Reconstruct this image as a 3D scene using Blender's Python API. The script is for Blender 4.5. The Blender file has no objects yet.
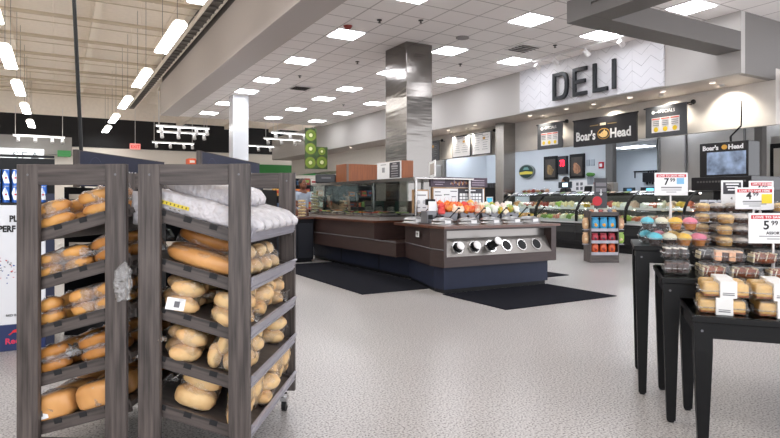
import bpy, bmesh, math, random
from mathutils import Vector, Matrix, Euler, noise
random.seed(7)
S = bpy.context.scene
COL = S.collection
R = math.radians
UP = Vector((0, 0, 1))

# ---------------------------------------------------------------- materials
def lin(c):
    if isinstance(c, str):
        c = [int(c[i:i+2], 16)/255 for i in (0, 2, 4)]
    return tuple(x/12.92 if x <= .04045 else ((x+.055)/1.055)**2.4 for x in c)
MATS = {}
def mat(name, col='808080', rough=.5, metal=0, spec=.5, var=0, vscale=8, bump=0, bscale=20, bstretch=None,
        emit=None, estr=0, stretch=None, col2=None, coat=0, coord='Object', sss=0, detail=3):
    if name in MATS: return MATS[name]
    m = bpy.data.materials.new(name); m.use_nodes = True
    nt = m.node_tree; N = nt.nodes; L = nt.links
    b = N['Principled BSDF']
    c = lin(col)
    b.inputs['Base Color'].default_value = (*c, 1)
    b.inputs['Roughness'].default_value = rough
    b.inputs['Metallic'].default_value = metal
    b.inputs['Specular IOR Level'].default_value = spec
    b.inputs['Coat Weight'].default_value = coat
    if sss:
        b.inputs['Subsurface Weight'].default_value = sss
        b.inputs['Subsurface Radius'].default_value = (.01, .005, .003)
    if emit:
        b.inputs['Emission Color'].default_value = (*lin(emit), 1)
        b.inputs['Emission Strength'].default_value = estr
    tc = N.new('ShaderNodeTexCoord')
    if var or col2:
        mp = N.new('ShaderNodeMapping'); L.new(tc.outputs[coord], mp.inputs[0])
        mp.inputs['Scale'].default_value = stretch or (1, 1, 1)
        nz = N.new('ShaderNodeTexNoise'); nz.inputs['Scale'].default_value = vscale; nz.inputs['Detail'].default_value = detail
        L.new(mp.outputs[0], nz.inputs['Vector'])
        rp = N.new('ShaderNodeValToRGB'); L.new(nz.outputs[0], rp.inputs[0])
        rp.color_ramp.elements[0].position = .32; rp.color_ramp.elements[1].position = .68
        if col2: a = c; d = lin(col2)
        else: a = tuple(max(0, x*(1-var)) for x in c); d = tuple(min(1, x*(1+var)) for x in c)
        rp.color_ramp.elements[0].color = (*a, 1); rp.color_ramp.elements[1].color = (*d, 1)
        L.new(rp.outputs[0], b.inputs['Base Color'])
    if bump:
        mp = N.new('ShaderNodeMapping'); L.new(tc.outputs[coord], mp.inputs[0])
        mp.inputs['Scale'].default_value = bstretch or (1, 1, 1)
        nz = N.new('ShaderNodeTexNoise'); nz.inputs['Scale'].default_value = bscale
        L.new(mp.outputs[0], nz.inputs['Vector'])
        bp = N.new('ShaderNodeBump'); bp.inputs['Strength'].default_value = bump; bp.inputs['Distance'].default_value = .02
        L.new(nz.outputs[0], bp.inputs['Height']); L.new(bp.outputs[0], b.inputs['Normal'])
    MATS[name] = m
    return m

def clear_mat(name, tint='FFFFFF', gloss=.12, rough=.08, bump=.0, bscale=30, haze=0.0, hazecol='FFFFFF', fk=.55):
    m = bpy.data.materials.new(name); m.use_nodes = True
    nt = m.node_tree; N = nt.nodes; L = nt.links
    N.remove(N['Principled BSDF']); out = N['Material Output']
    tr = N.new('ShaderNodeBsdfTransparent'); tr.inputs[0].default_value = (*lin(tint), 1)
    gl = N.new('ShaderNodeBsdfGlossy'); gl.inputs['Roughness'].default_value = rough
    df = N.new('ShaderNodeBsdfDiffuse'); df.inputs[0].default_value = (*lin(hazecol), 1)
    lw = N.new('ShaderNodeLayerWeight'); lw.inputs[0].default_value = .25
    ma = N.new('ShaderNodeMath'); ma.operation = 'MULTIPLY_ADD'; ma.inputs[1].default_value = fk; ma.inputs[2].default_value = gloss
    L.new(lw.outputs['Fresnel'], ma.inputs[0])
    mx = N.new('ShaderNodeMixShader'); L.new(ma.outputs[0], mx.inputs[0]); L.new(tr.outputs[0], mx.inputs[1]); L.new(gl.outputs[0], mx.inputs[2])
    m2 = N.new('ShaderNodeMixShader'); m2.inputs[0].default_value = haze; L.new(mx.outputs[0], m2.inputs[1]); L.new(df.outputs[0], m2.inputs[2])
    L.new(m2.outputs[0], out.inputs[0])
    if bump:
        tc = N.new('ShaderNodeTexCoord'); nz = N.new('ShaderNodeTexNoise'); nz.inputs['Scale'].default_value = bscale; nz.inputs['Detail'].default_value = 3
        nz.inputs['Distortion'].default_value = 1.2
        L.new(tc.outputs['Object'], nz.inputs[0]); bp = N.new('ShaderNodeBump'); bp.inputs['Strength'].default_value = bump; bp.inputs['Distance'].default_value = .02
        L.new(nz.outputs[0], bp.inputs['Height']); L.new(bp.outputs[0], gl.inputs['Normal']); L.new(bp.outputs[0], df.inputs['Normal'])
    MATS[name] = m
    return m

WOODV = mat('grey_laminate_upright', '2F2927', .45, col2='625955', vscale=6, stretch=(9, 9, .5), bump=.05, bscale=60, bstretch=(4, 4, .3), detail=6)
WOODH = mat('grey_laminate_rail', '2F2927', .45, col2='5C534F', vscale=6, stretch=(.5, 9, 9), bump=.05, bscale=60, detail=6)
SHELF = mat('grey_shelf_board', '4A4340', .5, col2='625A55', vscale=5, stretch=(.6, 6, 6))
LIP = mat('shelf_lip_metal', 'A09DA5', .35, metal=.3, var=.08)
DARK = mat('black_plastic', '0E0E10', .4, spec=.3)
RUBBER = mat('black_rubber', '101010', .7)
CHROME = mat('chrome', 'C8C8C8', .15, metal=1)
STEEL = mat('brushed_steel', 'A9A6A3', .25, metal=1, var=.06, vscale=3, stretch=(1, 1, 14), bump=.06, bscale=6, bstretch=(1, 1, .4))
STEELW = mat('wavy_steel_cladding', '7E7A76', .16, metal=1, bump=.32, bscale=1.6, bstretch=(.6, .6, 3.2))
STEELD = mat('satin_steel_panel', 'B9B5B0', .34, metal=.8, var=.05, vscale=2)
WHITE = mat('white_paint', 'E6E4E2', .5)
WHITEG = mat('white_gloss', 'EDEBEA', .25)
BLACKT = mat('black_table_paint', '0E0E0F', .4, spec=.22, var=.1)
NAVY = mat('navy_laminate', '20263A', .5, spec=.3, var=.05)
NAVYP = mat('navy_sign_panel', '2C3044', .6, var=.04)
BROWN = mat('dark_brown_laminate', '3A2A27', .4, var=.12, vscale=4, stretch=(1, 1, 10))
BROWNT = mat('brown_counter_top', '5A3424', .28, var=.12, vscale=12, coat=.3)
CASEB = mat('black_case_body', '0C0D12', .3, spec=.35)
ORANGEWOOD = mat('orange_wood', '8C4A18', .4, var=.14, vscale=5, stretch=(6, 6, .6))
BEIGEWOOD = mat('light_wood_edge', 'A98560', .5, var=.1)
PLASTIC = clear_mat('clear_bag_plastic', gloss=.12, rough=.12, bump=1.0, bscale=42, haze=.015, fk=.4)
PLASTICD = clear_mat('crinkled_bag_plastic', gloss=.26, rough=.13, bump=1, bscale=55, haze=.05)
SHELL = clear_mat('clamshell_plastic', gloss=.05, rough=.06, bump=.6, bscale=22, haze=.008, fk=.25)
FRONTG = clear_mat('guard_glass', tint='F2F8F6', gloss=.07, rough=.015)
GLASS = clear_mat('clear_glass', tint='EAF4F0', gloss=.035, rough=.02)
RED = mat('red_print', 'C4202E', .5)
YELLOW = mat('yellow_print', 'F2CE28', .5)
BLACKP = mat('black_print', '18181A', .6)
GREYP = mat('grey_print', '6A6A6E', .6)
CHARP = mat('charcoal_print', '3C3A40', .6)
BLUEP = mat('blue_print', '7FB8DC', .5)
WPRINT = mat('white_print', 'F2F2F2', .5)
GOLD = mat('gold_print', 'D9A441', .5)
GREEN = mat('leaf_green', '4E8A34', .5, var=.2, vscale=20)
SKIN = mat('skin', 'A87050', .55)
SKIND = mat('brown_skin', '7A4A34', .55)
def flat(hexc, rough=.55, var=.12, vs=25):
    return mat('colour_'+hexc, hexc, rough, var=var, vscale=vs, bump=.15, bscale=60)

# ---------------------------------------------------------------- mesh builder
class MB:
    def __init__(s): s.bm = bmesh.new(); s.uvless = True
    def _place(s, verts, M): bmesh.ops.transform(s.bm, matrix=M, verts=verts)
    def _mi(s, geom_faces, mi):
        for f in geom_faces: f.material_index = mi
    def box(s, c, d, rot=None, bev=0, mi=0):
        r = bmesh.ops.create_cube(s.bm, size=1); vs = r['verts']
        bmesh.ops.scale(s.bm, vec=Vector(d), verts=vs)
        M = Matrix.Translation(Vector(c))
        if rot is not None: M = M @ (rot.to_4x4() if isinstance(rot, Matrix) else Euler(rot).to_matrix().to_4x4())
        s._place(vs, M)
        fs = {f for v in vs for f in v.link_faces}
        s._mi(fs, mi)
        if bev:
            es = list({e for v in vs for e in v.link_edges})
            bmesh.ops.bevel(s.bm, geom=es, offset=bev, segments=2, affect='EDGES', profile=.5, material=mi)
        return s
    def span(s, a, b, bev=0, mi=0):
        a = Vector(a); b = Vector(b)
        return s.box((a+b)/2, [abs(x) for x in (b-a)], bev=bev, mi=mi)
    def cyl(s, p0, p1, r0, r1=None, seg=16, mi=0):
        p0 = Vector(p0); p1 = Vector(p1); d = p1-p0
        r = bmesh.ops.create_cone(s.bm, cap_ends=True, segments=seg, radius1=r0, radius2=r0 if r1 is None else r1, depth=d.length)
        q = UP.rotation_difference(d.normalized()).to_matrix().to_4x4()
        s._place(r['verts'], Matrix.Translation((p0+p1)/2) @ q)
        s._mi({f for v in r['verts'] for f in v.link_faces}, mi)
        return s
    def ell(s, c, rad, rot=None, mi=0, seg=14, rings=9, rough=0, sq=0, rs=9):
        r = bmesh.ops.create_uvsphere(s.bm, u_segments=seg, v_segments=rings, radius=1)
        for v in r['verts']:
            if sq:
                p = 1-sq*.6
                v.co = Vector([math.copysign(abs(x)**p, x) for x in v.co])
            if rough: v.co *= 1+rough*noise.noise(v.co*1.7+Vector((rs, rs*.7, rs*.3)))
        bmesh.ops.scale(s.bm, vec=Vector(rad), verts=r['verts'])
        M = Matrix.Translation(Vector(c))
        if rot is not None: M = M @ (rot.to_4x4() if isinstance(rot, Matrix) else Euler(rot).to_matrix().to_4x4())
        s._place(r['verts'], M)
        s._mi({f for v in r['verts'] for f in v.link_faces}, mi)
        return s
    def lathe(s, c, prof, seg=20, mi=0, rot=None):
        vs = []; M = Matrix.Translation(Vector(c))
        if rot is not None: M = M @ Euler(rot).to_matrix().to_4x4()
        for (r, z) in prof:
            vs.append([s.bm.verts.new(M @ Vector((r*math.cos(2*math.pi*k/seg), r*math.sin(2*math.pi*k/seg), z))) for k in range(seg)])
        for a, b in zip(vs, vs[1:]):
            for k in range(seg):
                f = s.bm.faces.new((a[k], a[(k+1) % seg], b[(k+1) % seg], b[k])); f.material_index = mi
        return s
    def prism(s, poly, d0, d1, plane='xz', mi=0):
        """poly in plane; extruded along the third axis from d0 to d1"""
        def P(a, b, t):
            return {'xz': (a, t, b), 'yz': (t, a, b), 'xy': (a, b, t)}[plane]
        A = [s.bm.verts.new(P(a, b, d0)) for a, b in poly]; B = [s.bm.verts.new(P(a, b, d1)) for a, b in poly]
        n = len(poly); fs = [s.bm.faces.new(A), s.bm.faces.new(B[::-1])]
        for k in range(n): fs.append(s.bm.faces.new((A[k], B[k], B[(k+1) % n], A[(k+1) % n])))
        s._mi(fs, mi)
        return s
    def poly(s, pts, mi=0):
        f = s.bm.faces.new([s.bm.verts.new(p) for p in pts]); f.material_index = mi
        return s
    def hull(s, pts, mi=0, cuts=1, rough=.0, seed=1, fr=14):
        b2 = bmesh.new()
        for p in pts: b2.verts.new(p)
        bmesh.ops.convex_hull(b2, input=b2.verts)
        bmesh.ops.delete(b2, geom=[v for v in b2.verts if not v.link_faces], context='VERTS')
        if cuts: bmesh.ops.subdivide_edges(b2, edges=b2.edges[:], cuts=cuts, use_grid_fill=True)
        b2.normal_update()
        for v in b2.verts:
            v.co += v.normal*rough*noise.noise(v.co*fr+Vector((seed*3.1, 0, 0)))
        for f in b2.faces: f.material_index = mi
        me = bpy.data.meshes.new('t'); b2.to_mesh(me); b2.free(); s.bm.from_mesh(me); bpy.data.meshes.remove(me)
        return s
    def text(s, body, M, size, ext=.002, mi=0, offset=0, align='LEFT', spacing=1.0, font_w=1.0):
        cu = bpy.data.curves.new('t', 'FONT'); cu.body = body; cu.size = size; cu.extrude = ext; cu.offset = offset
        cu.align_x = align; cu.resolution_u = 2; cu.space_character = spacing
        o = bpy.data.objects.new('t', cu); COL.objects.link(o)
        dg = bpy.context.evaluated_depsgraph_get(); me = bpy.data.meshes.new_from_object(o.evaluated_get(dg))
        me.transform(M @ Matrix.Diagonal((font_w, 1, 1, 1)))
        for p in me.polygons: p.material_index = mi
        n0 = len(s.bm.faces); s.bm.from_mesh(me); s.bm.faces.ensure_lookup_table()
        for f in s.bm.faces[n0:]: f.material_index = mi
        bpy.data.objects.remove(o); bpy.data.curves.remove(cu); bpy.data.meshes.remove(me)
        return s
    def build(s, name, mats, parent=None, smooth=False, fix=True):
        if fix: bmesh.ops.recalc_face_normals(s.bm, faces=s.bm.faces)
        me = bpy.data.meshes.new(name); s.bm.to_mesh(me); s.bm.free()
        if not isinstance(mats, (list, tuple)): mats = [mats]
        for m in mats: me.materials.append(m)
        if smooth:
            for p in me.polygons: p.use_smooth = True
        o = bpy.data.objects.new(name, me); COL.objects.link(o)
        if parent is not None: o.parent = parent
        return o

def tag(o, label, cat, group=None, kind=None):
    if label: o['label'] = label
    if cat: o['category'] = cat
    if group: o['group'] = group
    if kind: o['kind'] = kind
    return o
def thing(name, label, cat, loc=(0, 0, 0), rz=0, group=None, rot=None):
    o = bpy.data.objects.new(name, None); COL.objects.link(o); o.empty_display_size = .05
    o.location = loc; o.rotation_euler = rot if rot is not None else (0, 0, rz)
    return tag(o, label, cat, group)
def struct(name, mb, m):
    o = mb.build(name, m); o['kind'] = 'structure'; return o
KIDS = {}
def kids(o):
    return [c for c in COL.objects if c.parent == o]
def dup(o, loc=None, rot=None, label=None, group=None, parent=None, _k=None):
    c = o.copy(); COL.objects.link(c)
    if parent is not None: c.parent = parent
    if loc is not None: c.location = loc
    if rot is not None: c.rotation_euler = rot
    if label: c['label'] = label
    if group: c['group'] = group
    for k in o.children: dup(k, parent=c)
    return c
def face_m(origin, xdir, up=UP):
    """matrix whose local xy plane stands upright: x along xdir, y along up"""
    x = Vector(xdir).normalized(); y = Vector(up).normalized(); z = x.cross(y)
    M = Matrix((x, y, z)).transposed().to_4x4(); M.translation = Vector(origin); return M
ORD = ['first', 'second', 'third', 'fourth', 'fifth', 'sixth', 'seventh', 'eighth', 'ninth', 'tenth', 'eleventh', 'twelfth']
COUNT = ['zero', 'one', 'two', 'three', 'four', 'five', 'six']

# ---------------------------------------------------------------- camera
cam = bpy.data.cameras.new('camera'); co = bpy.data.objects.new('camera', cam); COL.objects.link(co)
co.location = (0, 0, 1.15); co.rotation_euler = (R(90), 0, R(-30))
cam.sensor_width = 36; cam.lens = 576/780*36; cam.shift_y = -19/780; cam.clip_start = .05; cam.clip_end = 200
S.camera = co
S.view_settings.view_transform = 'Standard'; S.view_settings.look = 'None'; S.view_settings.exposure = 1.42; S.view_settings.gamma = 1
S.view_settings.use_curve_mapping = False
try:
    S.cycles.use_denoising = True; S.cycles.max_bounces = 8; S.cycles.transparent_max_bounces = 40; S.cycles.glossy_bounces = 3
    S.cycles.diffuse_bounces = 5; S.cycles.caustics_reflective = False; S.cycles.caustics_refractive = False; S.cycles.sample_clamp_indirect = 10
    S.cycles.use_light_tree = True
except Exception: pass
w = bpy.data.worlds.new('world'); S.world = w; w.use_nodes = True
w.node_tree.nodes['Background'].inputs[0].default_value = (*lin('E4E6EC'), 1); w.node_tree.nodes['Background'].inputs[1].default_value = 1.35

# ---------------------------------------------------------------- setting
def floor_mat():
    m = bpy.data.materials.new('terrazzo'); m.use_nodes = True; nt = m.node_tree; N = nt.nodes; L = nt.links; b = N['Principled BSDF']
    tc = N.new('ShaderNodeTexCoord')
    v = N.new('ShaderNodeTexNoise'); v.inputs['Scale'].default_value = 90; v.inputs['Detail'].default_value = 2; L.new(tc.outputs['Object'], v.inputs[0])
    r = N.new('ShaderNodeValToRGB'); L.new(v.outputs[0], r.inputs[0])
    e = r.color_ramp.elements; e[0].position = .34; e[0].color = (*lin('5E5855'), 1); e[1].position = .50; e[1].color = (*lin('BEB9B6'), 1)
    x = e.new(.42); x.color = (*lin('9C9793'), 1); x = e.new(.7); x.color = (*lin('D2CECB'), 1)
    n2 = N.new('ShaderNodeTexNoise'); n2.inputs['Scale'].default_value = .8; L.new(tc.outputs['Object'], n2.inputs[0])
    mx = N.new('ShaderNodeMix'); mx.data_type = 'RGBA'; mx.blend_type = 'MULTIPLY'; mx.inputs[0].default_value = .35
    r2 = N.new('ShaderNodeValToRGB'); L.new(n2.outputs[0], r2.inputs[0]); r2.color_ramp.elements[0].color = (.8, .79, .79, 1); r2.color_ramp.elements[0].position = .35; r2.color_ramp.elements[1].position = .65
    L.new(r.outputs[0], mx.inputs[6]); L.new(r2.outputs[0], mx.inputs[7]); L.new(mx.outputs[2], b.inputs['Base Color'])
    b.inputs['Roughness'].default_value = .28; b.inputs['Specular IOR Level'].default_value = .5
    return m
struct('floor', MB().span((-14, -4, -.1), (20, 34, 0)), floor_mat())

def ceil_mat():
    m = bpy.data.materials.new('ceiling_tile'); m.use_nodes = True; nt = m.node_tree; N = nt.nodes; L = nt.links; b = N['Principled BSDF']
    tc = N.new('ShaderNodeTexCoord'); sp = N.new('ShaderNodeSeparateXYZ'); L.new(tc.outputs['Object'], sp.inputs[0])
    outs = []
    for ax, off in ((0, 5.12), (1, 8.51)):
        a = N.new('ShaderNodeMath'); a.operation = 'SUBTRACT'; a.inputs[1].default_value = off; L.new(sp.outputs[ax], a.inputs[0])
        p = N.new('ShaderNodeMath'); p.operation = 'PINGPONG'; p.inputs[1].default_value = .305; L.new(a.outputs[0], p.inputs[0])
        q = N.new('ShaderNodeMath'); q.operation = 'LESS_THAN'; q.inputs[1].default_value = .013; L.new(p.outputs[0], q.inputs[0]); outs.append(q)
    mxm = N.new('ShaderNodeMath'); mxm.operation = 'MAXIMUM'; L.new(outs[0].outputs[0], mxm.inputs[0]); L.new(outs[1].outputs[0], mxm.inputs[1])
    nz = N.new('ShaderNodeTexNoise'); nz.inputs['Scale'].default_value = 1.2; nz.inputs['Detail'].default_value = 1; L.new(tc.outputs['Object'], nz.inputs[0])
    r = N.new('ShaderNodeValToRGB'); L.new(nz.outputs[0], r.inputs[0]); r.color_ramp.elements[0].color = (*lin('F3EEEB'), 1); r.color_ramp.elements[1].color = (*lin('F8F3F0'), 1)
    mx = N.new('ShaderNodeMix'); mx.data_type = 'RGBA'; L.new(mxm.outputs[0], mx.inputs[0]); L.new(r.outputs[0], mx.inputs[6]); mx.inputs[7].default_value = (*lin('C0B9B6'), 1)
    L.new(mx.outputs[2], b.inputs['Base Color']); b.inputs['Roughness'].default_value = .9
    return m
CZ = 4.35
struct('ceiling', MB().span((4.0, -4, CZ), (13.3, 23.1, CZ+.12)), ceil_mat())
BEIGE = mat('beige_wall_paint', 'DAD4CC', .7, var=.02)
BEIGED = mat('deck_beige', 'F5ECE0', .7, var=.03)
GREYW = mat('grey_bulkhead_paint', '75716E', .6)
GREYD = mat('dark_grey_wall', '6F6C69', .6)
WHITEW = mat('white_wall_panel', 'CDD2D6', .5)
BLACKW = mat('black_wall_paint', '1B1B1D', .8)
struct('wall_bulkhead', MB().span((3.35, -4, CZ-.02), (4.0, 23.1, 5.5), bev=.01), mat('bulkhead_paint', 'C2BBB7', .5))
DECK = 6.6
struct('wall_above_bulkhead', MB().span((3.42, -4, 5.5), (3.52, 23.1, DECK)), mat('corrugated_grey', '5A5552', .6, var=.3, vscale=3, stretch=(1, 12, .5)))
struct('wall_roof_deck', MB().span((-14, -4, DECK), (3.35, 34, DECK+.2)).span((3.35, 23.1, DECK), (20, 34, DECK+.2)), BEIGED)
mb = MB()
mb.span((3.6, 23.05, CZ+.12), (20, 23.15, DECK))
struct('wall_above_ceiling', mb, BEIGED)
# far wall: beige below, black band above
mb = MB(); mb.span((-14, 32, 0), (20, 32.2, 3.75)); struct('wall_far', mb, mat('far_wall_beige', 'E2DBD0', .7))
mb = MB(); mb.span((-14, 31.95, 3.75), (20, 32.2, 5.2)); struct('wall_far_upper', mb, BLACKW)
mb = MB(); mb.span((-14, 31.9, 5.2), (20, 32.2, DECK)); struct('wall_far_top', mb, BEIGED)
mb = MB(); mb.span((-14, 31.6, 3.3), (.6, 31.95, 4.15)); struct('trim_1', mb, mat('grey_fascia_panel', '8D8A87', .7))
mb = MB(); mb.span((7.0, 31.85, 2.62), (14.2, 31.98, 3.16)); struct('trim_2', mb, mat('green_stripe_paint', '2C7A36', .6))
mb = MB(); mb.span((-14.2, -4, 0), (-14, 34, DECK)); struct('wall_left', mb, BEIGE)
# deli fascia, soffit and lower wall
mb = MB(); mb.span((10.0, 5.46, 3.30), (10.12, 30, CZ+.1)); struct('wall_deli_fascia', mb, mat('fascia_paint', 'B6B2AE', .7))
mb = MB(); mb.span((10.12, 5.58, 3.30), (11.1, 30, 3.36)); struct('trim_soffit', mb, mat('soffit_paint', 'B9B0A8', .6))
mb = MB(); mb.span((11.1, 5.46, 2.5), (11.25, 30, 3.5)); struct('wall_deli_lower', mb, BEIGE)
mb = MB(); mb.span((10.12, 5.46, 3.30), (13.4, 5.58, CZ+.1)); struct('wall_bulkhead_return', mb, GREYW)
# canopy frame hanging by the fascia
t = thing('ceiling_canopy_frame', 'dark grey L-shaped canopy frame hanging below the ceiling beside the deli fascia', 'canopy frame', (6.33, 5.46, 3.68))
CANG = mat('canopy_grey', '625E5B', .5)
MB().span((0, 0, 0), (3.67, .43, .32), bev=.004).build('cross_beam', CANG, t)
MB().span((0, -8.5, 0), (.42, -.001, .15), bev=.004).span((.03, -8.5, .15), (.42, -.001, .18)).span((0, -8.5, .18), (.42, -.001, .34), bev=.004).build('side_beam', CANG, t)
for i in range(3): MB().cyl((.2, -.8-3*i, .33), (.2, -.8-3*i, CZ-3.68), .012).build('hanger_rod', CHROME, t)

# chevron sign panel
def chev_mat():
    m = bpy.data.materials.new('chevron_tile'); m.use_nodes = True; nt = m.node_tree; N = nt.nodes; L = nt.links; b = N['Principled BSDF']
    tc = N.new('ShaderNodeTexCoord'); sp = N.new('ShaderNodeSeparateXYZ'); L.new(tc.outputs['Object'], sp.inputs[0])
    def math_(op, a, bb=None, c=None):
        n = N.new('ShaderNodeMath'); n.operation = op
        for i, x in enumerate((a, bb, c)):
            if x is None: continue
            if isinstance(x, (int, float)): n.inputs[i].default_value = x
            else: L.new(x, n.inputs[i])
        return n.outputs[0]
    pp = math_('PINGPONG', sp.outputs[1], .21)
    s = math_('MULTIPLY_ADD', pp, .8, sp.outputs[2])
    q = math_('PINGPONG', s, .11); ln = math_('LESS_THAN', q, .006)
    vl = math_('LESS_THAN', math_('PINGPONG', sp.outputs[1], .42), .006)
    mxm = math_('MAXIMUM', ln, math_('MULTIPLY', vl, .4))
    nz = N.new('ShaderNodeTexNoise'); nz.inputs['Scale'].default_value = 3; L.new(tc.outputs['Object'], nz.inputs[0])
    k = math_('MULTIPLY', mxm, math_('MULTIPLY_ADD', nz.outputs[0], 1.6, -.25))
    mx = N.new('ShaderNodeMix'); mx.data_type = 'RGBA'; L.new(k, mx.inputs[0]); mx.inputs[6].default_value = (*lin('CFCED2'), 1); mx.inputs[7].default_value = (*lin('7C7C82'), 1)
    L.new(mx.outputs[2], b.inputs['Base Color']); b.inputs['Roughness'].default_value = .4
    return m
o = MB().span((9.96, 6.87, 3.32), (9.998, 10.80, CZ-.005)).build('chevron_panel', chev_mat())
tag(o, 'white wall panel with faint grey zigzag lines behind the big letters', 'wall panel')
# letters
LET = mat('letter_black', '1F2226', .3, metal=.4); LETE = mat('letter_edge', '55585C', .4)
def letter(name, label, y0, bars, arc=False):
    # y0 = left edge (seen from the room); u runs towards -Y
    mb = MB()
    for (u, z, du, dz) in bars:
        mb.span((9.86, y0-u, 3.43+z), (9.92, y0-u-du, 3.43+z+dz), bev=.008)
    if arc:
        n = 14; W = .46; H = .62; th = .085; rr = .16
        pts_o = [(0, 0), (W-rr*1.3, 0)]; pts_i = []
        def outline(off):
            P = []
            for k in range(n+1):
                a = -math.pi/2+math.pi*k/n
                c = math.cos(a); s_ = math.sin(a)
                P.append((W-.22+(.22-off)*abs(c)**.7, H/2+(H/2-off)*math.copysign(abs(s_)**.75, s_)))
            return P
        O = outline(0); I = outline(th)
        for k in range(n):
            q = [O[k], O[k+1], I[k+1], I[k]]
            mb.prism([(y0-a, 3.43+b) for a, b in q], 9.86, 9.92, 'yz')
    o = mb.build(name, LET); tag(o, label, 'sign letter', 'big letters on the white zigzag panel')
    # stand-off pins
    y, z = y0-.04, 3.6
    MB().cyl((9.92, y, z), (9.965, y, z), .012).cyl((9.92, y, z+.3), (9.965, y, z+.3), .012).build('mounting_pin', LETE, o)
    return o
th = .085
letter('letter_d', 'tall black letter D, first letter of the deli sign', 9.62, [(0, 0, th, .62), (th, 0, .16, th), (th, .62-th, .16, th)], True)
letter('letter_e', 'tall black letter E, second letter of the deli sign', 9.02, [(0, 0, th, .62), (th, 0, .3, th), (th, .27, .26, th), (th, .62-th, .3, th)])
letter('letter_l', 'tall black letter L, third letter of the deli sign', 8.47, [(0, 0, th, .62), (th, 0, .29, th)])
letter('letter_i', 'tall black letter I, last letter of the deli sign', 7.98, [(0, 0, th, .62)])

# ceiling lights
LITE = mat('light_diffuser', 'FFFFFF', .5, emit='F6F8FF', estr=8.2)
LFR = mat('light_frame', 'E2DEDC', .5)
pl = [(4.815, 7.595), (7.255, 7.595), (9.085, 7.595), (4.815, 10.035), (7.255, 10.035), (9.085, 10.035), (4.815, 12.475), (7.255, 12.475), (9.085, 12.475),
      (4.815, 14.915), (7.255, 14.915), (9.085, 14.915), (4.815, 16.745), (7.255, 16.745), (9.085, 16.745), (4.815, 19.185), (7.255, 19.185), (9.085, 19.185),
      (4.815, 21.625), (7.255, 21.625), (9.085, 21.625), (9.085, 5.765), (11.525, 5.765), (4.815, 5.155), (7.255, 2.715), (4.815, 2.715), (4.815, .275), (7.255, .275), (9.085, 2.715), (9.085, .275)]
COLN = {4.815: 'by the bulkhead', 7.255: 'in the middle', 9.085: 'nearest the deli fascia', 11.525: 'right of the canopy frame'}
first = None; rows = sorted({y for _, y in pl})
for (x, y) in pl:
    lab = 'square white ceiling panel light, %s row from viewer, the one %s' % (ORD[rows.index(y)], COLN[x])
    if first is None:
        t = thing('ceiling_light', lab, 'ceiling light', (x, y, CZ), 0, 'square ceiling lights')
        MB().span((-.3, -.3, -.014), (.3, -.275, .0)).span((-.3, .275, -.014), (.3, .3, 0)).span((-.3, -.275, -.014), (-.275, .275, 0)).span((.275, -.275, -.014), (.3, .275, 0)).build('frame', LFR, t)
        MB().span((-.27, -.27, -.022), (.27, .27, -.004), bev=.003).build('diffuser', LITE, t)
        first = t
    else: dup(first, (x, y, CZ), label=lab)
# vents, sprinklers, detectors
VENT = mat('vent_grey', '55504E', .6)
for i, (x, y, l) in enumerate([(8.5, 9.1, 'square ceiling vent above the track light near the deli fascia'), (8.5, 14.3, 'square ceiling vent between the middle and fascia rows of lights'), (6.0, 15.5, 'small ceiling vent in front of the steel column row')]):
    t = thing('ceiling_vent', l, 'vent', (x, y, CZ), 0, 'ceiling vents')
    MB().span((-.28, -.28, -.012), (.28, .28, -.001)).build('vent_frame', LFR, t)
    mb = MB()
    for k in range(5): mb.box((0, -.2+.1*k, -.02), (.46, .05, .006), rot=(R(35), 0, 0))
    mb.build('vent_slats', VENT, t)
for i, (x, y) in enumerate([(5.6, 8.6), (4.95, 8.95), (8.9, 8.6), (6.0, 11.9), (7.9, 12.0), (5.4, 14.0), (8.3, 17.5), (10.9, 5.1), (8.2, 10.9)]):
    o = MB().cyl((x, y, CZ-.012), (x, y, CZ), .045, seg=12).cyl((x, y, CZ-.05), (x, y, CZ-.012), .013, seg=8).cyl((x, y, CZ-.055), (x, y, CZ-.05), .028, seg=10).build('sprinkler_head', mat('sprinkler', '3A3533', .5))
    tag(o, 'small dark sprinkler head on the tiled ceiling', 'sprinkler', 'ceiling sprinklers')
o = MB().lathe((4.62, 9.55, CZ-.06), [(.0, 0), (.05, .005), (.07, .03), (.085, .058)], 20).build('smoke_alarm', mat('alarm_red', '7A2A22', .5), smooth=True)
tag(o, 'round red-brown alarm on the ceiling beside the nearest light panel', 'alarm')
o = MB().cyl((6.9, 9.1, CZ-.02), (6.9, 9.1, CZ), .13, seg=24).build('ceiling_speaker', mat('speaker_grey', '8E8886', .6))
tag(o, 'round grey speaker set in the ceiling right of the steel column', 'speaker')

# track light by the fascia
def spot(name, M, parent=None, label=None, group=None):
    t = thing(name, label, 'spotlight', M.translation, rot=M.to_euler(), group=group)
    return t
t = thing('track_light_rail', 'white track light rail under the ceiling in front of the zigzag panel', 'track light', (9.45, 7.2, CZ-.05))
MB().span((-.02, 0, 0), (.02, 2.6, .045)).build('rail', LFR, t)
for k, y in enumerate((.25, 1.1, 1.95, 2.5)):
    h = MB().cyl((0, y, 0), (0, y, -.09), .01, seg=8).cyl((-.02, y, -.07), (.10, y, -.14), .05, .055, seg=14).build('lamp_head', LFR, t, smooth=False)
    MB().cyl((.098, y, -.139), (.102, y, -.1413), .042, seg=14).build('lens', mat('lamp_lens', 'FFFFFF', .4, emit='FFF4E4', estr=6), h)

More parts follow.
